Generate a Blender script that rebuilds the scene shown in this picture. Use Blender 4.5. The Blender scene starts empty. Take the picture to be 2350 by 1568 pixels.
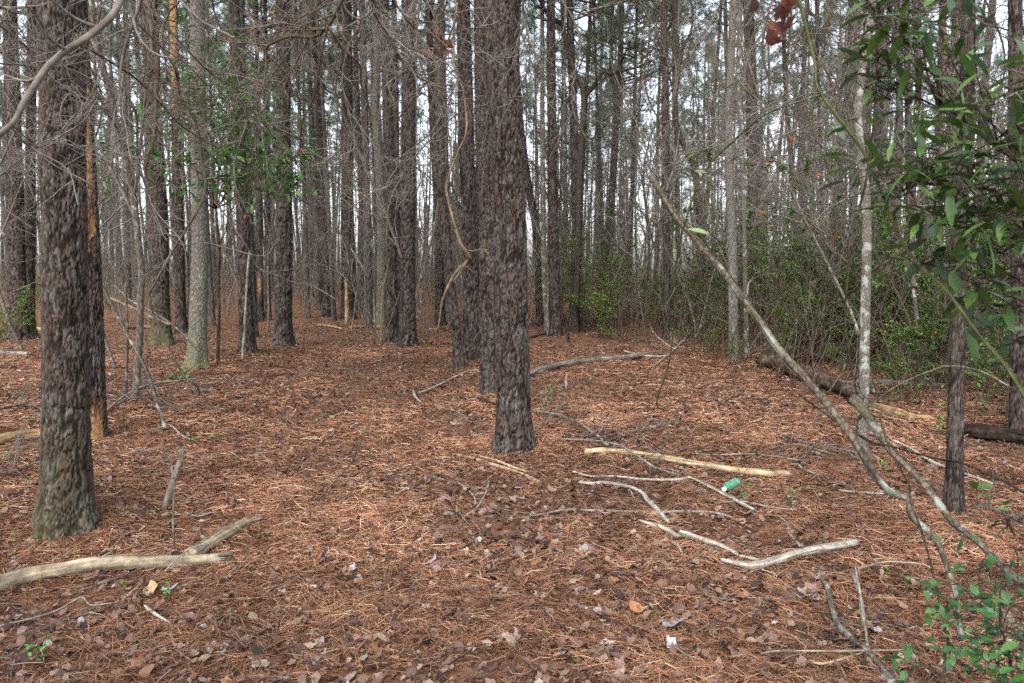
import bpy, math
import numpy as np
S = bpy.context.scene
R_ = math.radians
# ------------------------------------------------------------------ camera, world, sun, exposure
CAM_H = 1.6; PITCH = R_(5.15); F = 1828.0; CX = 1175.0; CY = 784.0
cam_d = bpy.data.cameras.new("camera"); cam = bpy.data.objects.new("camera", cam_d)
S.collection.objects.link(cam); S.camera = cam
cam_d.sensor_width = 36.0; cam_d.lens = 28.0; cam_d.clip_start = 0.05; cam_d.clip_end = 2000
cam.location = (0, 0, CAM_H); cam.rotation_euler = (math.pi/2 - PITCH, 0, 0)
cam_d.dof.use_dof = True; cam_d.dof.focus_distance = 7.0; cam_d.dof.aperture_fstop = 8.0
wd = bpy.data.worlds.new("World"); S.world = wd; wd.use_nodes = True
nt = wd.node_tree; nt.nodes.clear()
out = nt.nodes.new("ShaderNodeOutputWorld"); bg = nt.nodes.new("ShaderNodeBackground")
sky = nt.nodes.new("ShaderNodeTexSky"); sky.sky_type = 'NISHITA'; sky.sun_disc = False
sky.sun_elevation = R_(48); sky.sun_rotation = R_(200); sky.air_density = 1.0; sky.dust_density = 3.0; sky.ozone_density = 1.5
hs = nt.nodes.new("ShaderNodeHueSaturation"); hs.inputs["Saturation"].default_value = 0.45
nt.links.new(sky.outputs[0], hs.inputs["Color"]); nt.links.new(hs.outputs[0], bg.inputs[0])
bg.inputs[1].default_value = 0.15; nt.links.new(bg.outputs[0], out.inputs[0])
sun_d = bpy.data.lights.new("sun", 'SUN'); sun_d.energy = .5; sun_d.angle = R_(30); sun_d.color = (1, .97, .92)
sun = bpy.data.objects.new("sun", sun_d); S.collection.objects.link(sun)
sun.rotation_euler = (R_(42), 0, R_(-20)); sun.location = (0, -5, 30)
S.view_settings.view_transform = 'Standard'; S.view_settings.look = 'None'
S.view_settings.exposure = 2.0; S.view_settings.gamma = 1.0
S.render.engine = 'CYCLES'
S.cycles.use_denoising = False
S.cycles.max_bounces = 5; S.cycles.diffuse_bounces = 2; S.cycles.glossy_bounces = 2; S.cycles.transmission_bounces = 4
S.cycles.transparent_max_bounces = 4; S.cycles.caustics_reflective = False; S.cycles.caustics_refractive = False
rng = np.random.default_rng(7)

# ------------------------------------------------------------------ terrain and pixel rays
MOUNDS = [(0.0, 7.3, .55, .10), (0.5, 7.1, .5, .05), (-2.7, 4.9, .5, .08), (2.1, 8.0, 1.3, .10), (3.2, 7.2, .9, .16), (-3.0, 9.5, 1.4, .08),
          (1.2, 11.5, 1.2, .07), (-1.0, 13, 1.8, .06), (5.2, 8.2, 1.2, .12), (-.9, 5.2, .8, .03), (2.6, 4.4, .8, .06)]
def terr(x, y):
    x = np.asarray(x, float); y = np.asarray(y, float)
    h = .04*np.sin(x*.35+1)*np.cos(y*.28) + .015*np.sin(x*1.3+.6*y) + .012*np.sin(2.7*x-1.9*y+1) + .008*np.sin(5.1*x+4.3*y) + .006*np.sin(8.7*x-7.9*y+2)
    h = h + .011*np.sin(9.3*x+2.1*np.sin(3.1*y))*np.cos(7.9*y+1.7*np.sin(4.3*x)) + .007*np.sin(17*x+3*np.cos(6*y))*np.sin(15*y+2*np.sin(7*x))
    for mx, my, r, a in MOUNDS: h = h + a*np.exp(-((x-mx)**2+(y-my)**2)/(r*r))
    d = np.hypot(x, y); h = h + .25*np.sin(x*.09+.4)*np.sin(y*.07)*np.clip((d-18)/30, 0, 1)
    return h
cP, sP = math.cos(PITCH), math.sin(PITCH)
def ray(px, py):
    a = (px-CX)/F; b = (CY-py)/F
    return np.array([a, cP + b*sP, -sP + b*cP])
def at(px, py, dep):                      # point on the pixel's ray at forward distance dep
    return np.array([0, 0, CAM_H]) + ray(px, py)*dep
def gnd(px, py):
    r = ray(px, py); z = 0.0; p = None
    if r[2] > -0.02: r = np.array([r[0], r[1], -0.02])
    for _ in range(12):
        t = (CAM_H - z)/-r[2]; p = np.array([0, 0, CAM_H]) + r*t; z = float(terr(p[0], p[1]))
    return np.array([p[0], p[1], z])
def dep_of(p): return p[1]*cP - (p[2]-CAM_H)*sP
# ------------------------------------------------------------------ noise
def h3(i, j, k, s=0):
    n = (i.astype(np.int64)*73856093) ^ (j.astype(np.int64)*19349663) ^ (k.astype(np.int64)*83492791) ^ (s*2654435)
    n = (n ^ (n >> 13))*1274126177 & 0x7fffffff
    n = (n ^ (n >> 16))*1911520717 & 0x7fffffff
    return (n & 0xfffff)/float(0xfffff)
def vn(p, s=0):
    f = np.floor(p).astype(np.int64); t = p-f; t = t*t*(3-2*t); r = 0
    for a in (0, 1):
        for b in (0, 1):
            for c in (0, 1):
                w = (t[..., 0] if a else 1-t[..., 0])*(t[..., 1] if b else 1-t[..., 1])*(t[..., 2] if c else 1-t[..., 2])
                r = r + w*h3(f[..., 0]+a, f[..., 1]+b, f[..., 2]+c, s)
    return r
# ------------------------------------------------------------------ mesh collector
class MB:
    def __init__(s): s.V = []; s.Q = []; s.T = []; s.C = []; s.n = 0
    def add(s, V, Q=None, T=None, C=None):
        V = np.asarray(V, np.float32).reshape(-1, 3)
        if Q is not None and len(Q): s.Q.append(np.asarray(Q, np.int64).reshape(-1, 4)+s.n)
        if T is not None and len(T): s.T.append(np.asarray(T, np.int64).reshape(-1, 3)+s.n)
        if C is None: C = np.ones((len(V), 3))
        C = np.asarray(C, float)
        if C.ndim == 1: C = np.repeat(C[None], len(V), 0)
        s.V.append(V); s.C.append(C); s.n += len(V)
    def mesh(s, name, mat, origin=(0, 0, 0), smooth=True):
        V = np.concatenate(s.V)-np.asarray(origin, np.float32)
        Q = np.concatenate(s.Q) if s.Q else np.zeros((0, 4), int); T = np.concatenate(s.T) if s.T else np.zeros((0, 3), int)
        me = bpy.data.meshes.new(name); me.vertices.add(len(V)); me.vertices.foreach_set("co", V.astype(np.float32).ravel())
        nl = Q.size+T.size; me.loops.add(nl); me.polygons.add(len(Q)+len(T))
        me.loops.foreach_set("vertex_index", np.concatenate([Q.ravel(), T.ravel()]).astype(np.int32))
        ls = np.concatenate([np.arange(len(Q))*4, Q.size+np.arange(len(T))*3]).astype(np.int32)
        me.polygons.foreach_set("loop_start", ls)
        me.polygons.foreach_set("use_smooth", np.full(len(ls), smooth))
        ca = me.color_attributes.new("col", 'FLOAT_COLOR', 'POINT')
        C = np.concatenate(s.C); C = np.concatenate([C, np.ones((len(C), 1))], 1)
        ca.data.foreach_set("color", C.astype(np.float32).ravel())
        me.materials.append(mat); me.update(calc_edges=True)
        return me
    def build(s, name, mat, parent=None, smooth=True, origin=None):
        if origin is None: origin = parent.location if parent is not None else (0, 0, 0)
        if parent is not None and parent.parent is not None: origin = np.array(parent.location)+np.array(parent.parent.location)
        me = s.mesh(name, mat, origin, smooth)
        o = bpy.data.objects.new(name, me); S.collection.objects.link(o)
        if parent is not None: o.parent = parent
        else: o.location = origin
        return o
def tag(o, label, cat=None, group=None, kind=None):
    if label: o["label"] = label
    if cat: o["category"] = cat
    if group: o["group"] = group
    if kind: o["kind"] = kind
    return o
def thing(name, label, cat, loc, group=None):
    o = bpy.data.objects.new(name, None); S.collection.objects.link(o); o.location = [float(v) for v in loc]
    o.empty_display_size = .1
    return tag(o, label, cat, group)
def link(name, me, parent, loc=(0, 0, 0), rz=0, sc=1):
    o = bpy.data.objects.new(name, me); S.collection.objects.link(o); o.parent = parent
    o.location = loc; o.rotation_euler = (0, 0, rz); o.scale = (sc,)*3 if np.isscalar(sc) else sc
    return o
def copy_tree(src, loc, rz, sc, label=None, group=None, tilt=(0, 0)):
    c = src.copy(); S.collection.objects.link(c); c.location = loc; c.rotation_euler = (tilt[0], tilt[1], rz)
    c.scale = (sc,)*3 if np.isscalar(sc) else sc
    if label: c["label"] = label
    if group: c["group"] = group
    for k in src.children:
        d = k.copy(); S.collection.objects.link(d); d.parent = c
    return c
# ------------------------------------------------------------------ tubes
def tubes(mb, P, R, seg=4, C=None, cap=False):        # P (N,n,3)  R (N,n)
    P = np.asarray(P, float); R = np.asarray(R, float)
    if P.ndim == 2: P = P[None]; R = R[None]
    N, n, _ = P.shape
    T = np.gradient(P, axis=1); T /= np.linalg.norm(T, axis=2, keepdims=True)+1e-9
    m = T.mean(1); ref = np.where(np.abs(m[:, 2:3]) < .75, [[0, 0, 1.]], [[1., 0, 0]])[:, None, :]
    A = np.cross(T, ref); A /= np.linalg.norm(A, axis=2, keepdims=True)+1e-9; B = np.cross(A, T)
    th = np.arange(seg)/seg*2*math.pi
    V = P[:, :, None]+R[:, :, None, None]*(A[:, :, None]*np.cos(th)[:, None]+B[:, :, None]*np.sin(th)[:, None])
    i = np.arange(N)[:, None, None]*n*seg; j = np.arange(n-1)[None, :, None]*seg; k = np.arange(seg)[None, None]; k2 = (k+1) % seg
    Q = np.stack([i+j+k, i+j+k2, i+j+seg+k2, i+j+seg+k], -1).reshape(-1, 4)
    if C is not None:
        C = np.asarray(C, float)
        if C.ndim == 2: C = np.repeat(C, n*seg, 0)
    mb.add(V.reshape(-1, 3), Q, None, C)
def cr(pts, m):                       # Catmull-Rom resample of points/scalars rows
    p = np.asarray(pts, float)
    if len(p) == 2: return p[0]+(p[1]-p[0])*np.linspace(0, 1, m)[:, None]
    p = np.vstack([2*p[0]-p[1], p, 2*p[-1]-p[-2]]); k = len(p)-3
    t = np.linspace(0, k-1e-6, m); i = t.astype(int); f = (t-i)[:, None]
    a, b, c, d = p[i], p[i+1], p[i+2], p[i+3]
    return .5*(2*b+(c-a)*f+(2*a-5*b+4*c-d)*f*f+(3*b-a-3*c+d)*f**3)
def limb(mb, pts, rad, seg=9, step=.04, rough=.1, splinter=(0, 0), C=None, wig=0.0, s=0, knot=.0):
    pts = np.asarray(pts, float); rad = np.asarray(rad, float)
    L = np.linalg.norm(np.diff(pts, axis=0), axis=1).sum(); m = int(np.clip(L/step, 6, 260))
    q = cr(np.column_stack([pts, rad]), m); P = q[:, :3]; r = np.abs(q[:, 3])
    if wig:
        arc = np.linspace(0, L, m)
        for a in range(3): P[:, a] += wig*(vn(np.column_stack([arc*3+a*9.1, arc*0+s, arc*0+.5]), 3)-.5)*2*(.3+.7*np.sin(np.linspace(0, math.pi, m)))
    T = np.gradient(P, axis=0); T /= np.linalg.norm(T, axis=1, keepdims=True)+1e-9
    A = np.cross(T, [0, 0, 1.] if abs(T.mean(0)[2]) < .75 else [1., 0, 0]); A /= np.linalg.norm(A, axis=1, keepdims=True)+1e-9; B = np.cross(A, T)
    th = np.arange(seg)/seg*2*math.pi; cs, sn = np.cos(th), np.sin(th)
    dirs = A[:, None]*cs[:, None]+B[:, None]*sn[:, None]
    rm = rad.max()
    nz = vn(np.concatenate([(P[:, None]*(1.2/rm)*.35+dirs*1.2)], -1)+s*7.3, s % 97)-.5
    rr = r[:, None]*(1+rough*2*nz)
    if knot:
        kk = vn(np.column_stack([np.linspace(0, L, m)*6, np.zeros(m)+s, np.zeros(m)]), 5); rr *= 1+knot*np.clip(kk-.72, 0, 1)[:, None]*3
    arc = np.linspace(0, L, m)
    sc = np.stack([np.cos(th)[None]*2.2+arc[:, None]*0, np.sin(th)[None]*2.2+arc[:, None]*0, arc[:, None]*(5.0)+th[None]*0], -1)+s*3.7
    g1 = vn(sc, 11); g2 = vn(sc*np.array([2.3, 2.3, 3.0]), 12); g3 = vn(sc*np.array([.3, .3, 2.5]), 13); g4 = np.clip((.36-vn(sc*np.array([3.2, 3.2, .8]), 14))*7, 0, 1)*np.clip((g2-.3)*3, 0, 1)
    if C is None: C = np.clip(.35+.7*g1+.75*(g2-.4)+.4*(g3-.5)-.55*g4, .1, 1.4)[..., None]*np.array([1, .98, .95]); C = np.concatenate([C.reshape(-1, 3), C[:1].mean(1)*.6, C[-1:].mean(1)*.6])
    elif np.ndim(C) == 1: C = np.repeat(np.asarray(C, float)[None], m*seg+2, 0)
    rr = rr*(1-.12*np.clip(.42-g1, 0, 1)*3-.09*g4)
    V = P[:, None]+dirs*rr[..., None]
    for e, sp in ((0, splinter[0]), (-1, splinter[1])):
        if sp:
            jit = np.random.default_rng(s+5).uniform(-1, 1.0, seg)[:, None]*sp*r[e]*(-1 if e == 0 else 1)
            V[e] += T[e]*jit
    j = np.arange(m-1)[:, None]*seg; k = np.arange(seg)[None]; k2 = (k+1) % seg
    Q = np.stack([j+k, j+k2, j+seg+k2, j+seg+k], -1).reshape(-1, 4)
    base = m*seg; V2 = np.vstack([V.reshape(-1, 3), P[0]+T[0]*r[0]*.3*splinter[0], P[-1]-T[-1]*r[-1]*.3*splinter[1]])
    kk = np.arange(seg); T3 = np.vstack([np.column_stack([np.full(seg, base), (kk+1) % seg, kk]),
                                         np.column_stack([np.full(seg, base+1), (m-1)*seg+kk, (m-1)*seg+(kk+1) % seg])])
    mb.add(V2, Q, T3, C)
    return P
def grow(g, P, R, N, lenf, spread, n=7, wig=.35, up=.0, tmin=.25, rf=.62):
    M, m, _ = P.shape
    L = np.linalg.norm(np.diff(P, axis=1), axis=2).sum(1)
    idx = g.choice(M, N, p=L/L.sum()); t = g.uniform(tmin, .98, N); f = t*(m-1); i = np.minimum(f.astype(int), m-2); f = f-i
    st = P[idx, i]*(1-f[:, None])+P[idx, i+1]*f[:, None]; tan = P[idx, i+1]-P[idx, i]; tan /= np.linalg.norm(tan, axis=1, keepdims=True)+1e-9
    r0 = (R[idx, i]*(1-f)+R[idx, i+1]*f)*rf
    pr = g.normal(size=(N, 3)); pr -= (pr*tan).sum(1, keepdims=True)*tan; pr /= np.linalg.norm(pr, axis=1, keepdims=True)
    a = g.normal(spread, .2, N)[:, None]; d = tan*np.cos(a)+pr*np.sin(a)
    ln = L[idx]*lenf*g.uniform(.45, 1.15, N)*(1.15-.6*t); out = np.empty((N, n, 3)); out[:, 0] = st; w = g.normal(size=(N, 3))*wig
    for k in range(1, n):
        w = .6*w+g.normal(size=(N, 3))*wig*.6; d = d+w*.45+np.array([0, 0, up])*.2; d /= np.linalg.norm(d, axis=1, keepdims=True)
        out[:, k] = out[:, k-1]+d*(ln/(n-1))[:, None]
    rr = r0[:, None]*np.linspace(1, .3, n)
    return out, rr
# ------------------------------------------------------------------ leaves
def leaves(mb, pos, d, nrm, L, Wd, col, n=4, fold=.25, bend=.2, g=rng):      # leaf blades, tip along d
    N = len(pos); d = d/(np.linalg.norm(d, axis=1, keepdims=True)+1e-9)
    nrm = nrm-(nrm*d).sum(1, keepdims=True)*d; nrm /= np.linalg.norm(nrm, axis=1, keepdims=True)+1e-9; sd = np.cross(d, nrm)
    s = np.linspace(0, 1, n); w = np.sin(np.pi*np.clip(s, .03, .985)**.9)**.85
    L = np.broadcast_to(L, N)[:, None, None]; Wd = np.broadcast_to(Wd, N)[:, None, None]
    bd = (g.uniform(.2, 1.5, N)*bend)[:, None, None]
    c = pos[:, None]+d[:, None]*L*s[None, :, None]-nrm[:, None]*L*bd*(s**2)[None, :, None]
    e = sd[:, None]*Wd*.5*w[None, :, None]; up = nrm[:, None]*Wd*.5*fold*w[None, :, None]
    V = np.stack([c-e+up, c, c+e+up], 2)            # N,n,3,3
    b = np.arange(N)[:, None, None]*n*3; j = np.arange(n-1)[None, :, None]*3; k = np.arange(2)[None, None]
    Q = np.stack([b+j+k, b+j+k+1, b+j+k+4, b+j+k+3], -1).reshape(-1, 4)
    C = np.repeat(np.broadcast_to(col, (N, 3)), n*3, 0)
    mb.add(V.reshape(-1, 3), Q, None, C)
def rdir(g, n, flat=1.0):
    v = g.normal(size=(n, 3)); v[:, 2] *= flat; return v/np.linalg.norm(v, axis=1, keepdims=True)
def mixc(g, n, cols, p=None, var=.2):
    cols = np.asarray(cols); c = cols[g.choice(len(cols), n, p=p)]
    return np.clip(c*g.uniform(1-var, 1+var, (n, 1))*g.uniform(.93, 1.07, (n, 3)), 0, 1)
# ------------------------------------------------------------------ materials
def newmat(name):
    m = bpy.data.materials.new(name); m.use_nodes = True; t = m.node_tree; t.nodes.clear()
    return m, t, t.nodes.new("ShaderNodeOutputMaterial")
def N_(t, typ, **kw):
    n = t.nodes.new(typ)
    for k, v in kw.items():
        if k in n.inputs: n.inputs[k].default_value = v
        else: setattr(n, k, v)
    return n
def coords(t, stretch=(1, 1, 1), rnd=True):
    tc = N_(t, "ShaderNodeTexCoord"); mp = N_(t, "ShaderNodeMapping"); mp.inputs["Scale"].default_value = stretch
    t.links.new(tc.outputs["Object"], mp.inputs["Vector"])
    if rnd:
        oi = N_(t, "ShaderNodeObjectInfo"); ml = N_(t, "ShaderNodeMath", operation='MULTIPLY'); ml.inputs[1].default_value = 37.0
        t.links.new(oi.outputs["Random"], ml.inputs[0]); t.links.new(ml.outputs[0], mp.inputs["Location"])
    return mp.outputs[0]
def noise(t, vec, scale, detail=4, rough=.6, dist=0):
    n = N_(t, "ShaderNodeTexNoise"); n.inputs["Scale"].default_value = scale; n.inputs["Detail"].default_value = detail
    n.inputs["Roughness"].default_value = rough; n.inputs["Distortion"].default_value = dist; t.links.new(vec, n.inputs["Vector"])
    return n.outputs["Fac"]
def ramp(t, fac, stops):
    r = N_(t, "ShaderNodeValToRGB"); e = r.color_ramp.elements
    while len(e) < len(stops): e.new(.5)
    for q, (p, c) in zip(e, stops): q.position = p; q.color = (*c, 1) if not np.isscalar(c) else (c, c, c, 1)
    t.links.new(fac, r.inputs[0]); return r.outputs["Color"]
def mix(t, a, b, fac, mode='MIX'):
    m = N_(t, "ShaderNodeMix", data_type='RGBA', blend_type=mode)
    for sck, v in ((m.inputs[6], a), (m.inputs[7], b), (m.inputs[0], fac)):
        if hasattr(v, "is_output"): t.links.new(v, sck)
        elif np.isscalar(v): sck.default_value = v
        else: sck.default_value = (*v, 1)
    return m.outputs[2]
def attr(t):
    a = N_(t, "ShaderNodeVertexColor"); a.layer_name = "col"; return a.outputs["Color"]
def finish(m, t, o, col, rough=.85, bump=None, bs=.5, bd=.01, spec=.3, trans=None):
    p = N_(t, "ShaderNodeBsdfPrincipled"); t.links.new(col, p.inputs["Base Color"]); p.inputs["Roughness"].default_value = rough
    p.inputs["Specular IOR Level"].default_value = spec
    if bump is not None:
        b = N_(t, "ShaderNodeBump"); b.inputs["Strength"].default_value = bs; b.inputs["Distance"].default_value = bd
        t.links.new(bump, b.inputs["Height"]); t.links.new(b.outputs[0], p.inputs["Normal"])
    sh = p.outputs[0]
    if trans:
        tr = N_(t, "ShaderNodeBsdfTranslucent"); t.links.new(col, tr.inputs[0]); ms = N_(t, "ShaderNodeMixShader"); ms.inputs[0].default_value = trans
        t.links.new(sh, ms.inputs[1]); t.links.new(tr.outputs[0], ms.inputs[2]); sh = ms.outputs[0]
    t.links.new(sh, o.inputs[0]); return m
def mat_attr(name, rough=.85, ns=40, lo=.7, hi=1.25, bs=.4, bd=.004, spec=.3, trans=None, stretch=(1, 1, 1)):
    m, t, o = newmat(name); v = coords(t, stretch); nz = noise(t, v, ns, 5)
    c = mix(t, attr(t), ramp(t, nz, [(.3, lo), (.7, hi)]), 1.0, 'MULTIPLY')
    return finish(m, t, o, c, rough, nz, bs, bd, spec, trans)
def mat_bark(name, c1, c2, c3, lich=None, lp=.62, ls=9, sc=9, st=(1, 1, .22), moss=None, bd=.012, mp=.6):
    m, t, o = newmat(name); v = coords(t, st); v2 = coords(t)
    w = noise(t, v, sc, 6, .65, 1.2); vo = N_(t, "ShaderNodeTexVoronoi", feature='DISTANCE_TO_EDGE'); vo.inputs["Scale"].default_value = sc*2.2
    t.links.new(v, vo.inputs["Vector"]); e = ramp(t, vo.outputs["Distance"], [(.0, 0.), (.22, 1.)])
    c = mix(t, c1, c2, ramp(t, w, [(.35, 0.), (.65, 1.)])); c = mix(t, c3, c, e)
    if lich is not None: c = mix(t, c, lich, ramp(t, noise(t, v2, ls, 5, .6), [(lp-.03, 0.), (lp+.03, 1.)]))
    if moss is not None: c = mix(t, c, moss, ramp(t, noise(t, v2, 2.3, 6, .7), [(mp-.08, 0.), (mp+.12, .85)]))
    c = mix(t, c, attr(t), 1.0, 'MULTIPLY')
    return finish(m, t, o, c, .9, mix(t, e, w, .5), .7, bd, .04)
def mat_wood(name, c1, c2, c3, sc=14, lich=None, lp=.6, st=(1, 1, 1), bs=.6):
    m, t, o = newmat(name); v = coords(t, st, False); nz = noise(t, v, sc, 6, .7, .6); n2 = noise(t, v, sc*3.3, 4, .6)
    c = ramp(t, nz, [(.28, c3), (.45, c1), (.7, c2)]); c = mix(t, c, ramp(t, n2, [(.3, .65), (.65, 1.15)]), 1.0, 'MULTIPLY')
    if lich is not None: c = mix(t, c, lich, ramp(t, noise(t, v, 22, 4, .6), [(lp-.03, 0.), (lp+.03, 1.)]))
    c = mix(t, c, attr(t), 1.0, 'MULTIPLY')
    return finish(m, t, o, c, .9, n2, bs, .006, .08)
M = {}
M['pine'] = mat_attr('pine_bark', .95, 55, .55, 1.4, .6, .006, .03, stretch=(1, 1, .5))
M['oak'] = mat_attr('oak_bark', .95, 70, .6, 1.35, .6, .005, .03, stretch=(1, 1, .5))
M['farpine'] = mat_bark('distant_pine_bark', (.14, .125, .113), (.095, .082, .073), (.04, .033, .03), sc=7, bd=.02)
M['pole'] = mat_bark('pole_bark', (.20, .175, .14), (.14, .12, .095), (.07, .057, .045), (.30, .315, .28), .585, 7, 14, (1, 1, .7), (.10, .10, .05), .005, .6)
M['lichen'] = mat_bark('lichen_bark', (.20, .185, .155), (.14, .12, .10), (.08, .07, .055), (.29, .30, .27), .57, 9, 22, (1, 1, .7), (.14, .15, .07), .004, .66)
M['grey'] = mat_bark('grey_bark', (.22, .19, .16), (.16, .13, .11), (.09, .07, .06), (.34, .35, .30), .62, 10, 14, (1, 1, .4), (.11, .12, .055), .006)
M['dark'] = mat_bark('dark_bark', (.10, .08, .065), (.07, .055, .045), (.03, .025, .02), (.2, .21, .17), .68, 12, 16, (1, 1, .4), (.07, .08, .035), .006)
M['twig'] = mat_wood('grey_twig', (.14, .122, .105), (.235, .213, .187), (.07, .058, .049), 9)
M['darktwig'] = mat_wood('brown_twig', (.11, .08, .06), (.16, .12, .09), (.05, .038, .03), 9)
M['tan'] = mat_wood('peeled_vine', (.22, .165, .10), (.32, .26, .17), (.10, .06, .035), 9)
M['greentwig'] = mat_wood('green_twig', (.09, .105, .045), (.14, .155, .07), (.07, .07, .04), 12)
M['pale'] = mat_wood('peeled_wood', (.42, .32, .20), (.54, .43, .28), (.25, .16, .09), 7)
M['greylog'] = mat_wood('weathered_log', (.26, .22, .18), (.38, .34, .28), (.11, .09, .07), 9, (.34, .35, .30), .66)
M['white'] = mat_wood('bleached_stick', (.36, .33, .28), (.50, .46, .40), (.18, .15, .11), 12, (.42, .44, .39), .64)
M['rotten'] = mat_wood('rotten_wood', (.10, .075, .055), (.30, .24, .18), (.03, .022, .017), 6)
M['tanlog'] = mat_wood('tan_wood', (.40, .27, .14), (.52, .39, .22), (.16, .09, .05), 7)
M['foliage'] = mat_attr('evergreen_leaf', .36, 30, .8, 1.2, .1, .002, .4, .3)
M['bigleaf'] = mat_attr('glossy_leaf', .42, 25, .75, 1.2, .1, .002, .5, .25)
M['needle_g'] = mat_attr('pine_foliage', .7, 3, .8, 1.2, 0, .002, .2, .45)
M['needle_b'] = mat_attr('dry_needle', .7, 6, .75, 1.25, 0, .002, .12)
M['dryleaf'] = mat_attr('dry_leaf', .65, 45, .7, 1.25, .3, .003, .18, .12)

# ------------------------------------------------------------------ ground
def ground():
    u = np.linspace(-1, 1, 461); xs = np.sinh(u*5.2)/math.sinh(5.2)*260
    v = np.linspace(0, 1, 561); ys = -12+np.sinh(v*4.6)/math.sinh(4.6)*330
    ys = np.concatenate([[-260, -120, -60, -30], ys])
    X, Y = np.meshgrid(xs, ys); Z = terr(X, Y)
    d = np.hypot(X, Y); P = np.stack([X*6, Y*6, X*0], -1); Z = Z+(.012*(vn(P, 2)-.5)+.01*(vn(P*2.7, 4)-.5))*np.clip(1.5-d/40, 0, 1)
    ny, nx = X.shape; i = np.arange(ny-1)[:, None]*nx; j = np.arange(nx-1)[None]
    Q = np.stack([i+j, i+j+1, i+j+nx+1, i+j+nx], -1).reshape(-1, 4)
    mb = MB(); mb.add(np.stack([X, Y, Z], -1), Q)
    m, t, o = newmat('litter_ground'); v = coords(t, rnd=False)
    a = noise(t, v, 60, 8, .75, .8); b = noise(t, v, 9, 5, .6); c_ = noise(t, v, .9, 4, .6)
    vo = N_(t, "ShaderNodeTexVoronoi"); vo.inputs["Scale"].default_value = 26; t.links.new(v, vo.inputs["Vector"])
    lc = ramp(t, vo.outputs["Color"], [(.1, (.10, .055, .04)), (.45, (.24, .12, .07)), (.7, (.30, .17, .11)), (.95, (.36, .27, .21))])
    c = ramp(t, a, [(.3, (.035, .018, .012)), (.5, (.15, .07, .038)), (.68, (.27, .145, .08))])
    c = mix(t, c, lc, ramp(t, b, [(.42, 0.), (.6, .7)])); c = mix(t, c, (.16, .13, .07), ramp(t, c_, [(.62, 0.), (.8, .35)]))
    finish(m, t, o, c, .95, a, .8, .02, .03)
    g = mb.build('ground', m); tag(g, None, None, None, 'structure')
ground()
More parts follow.
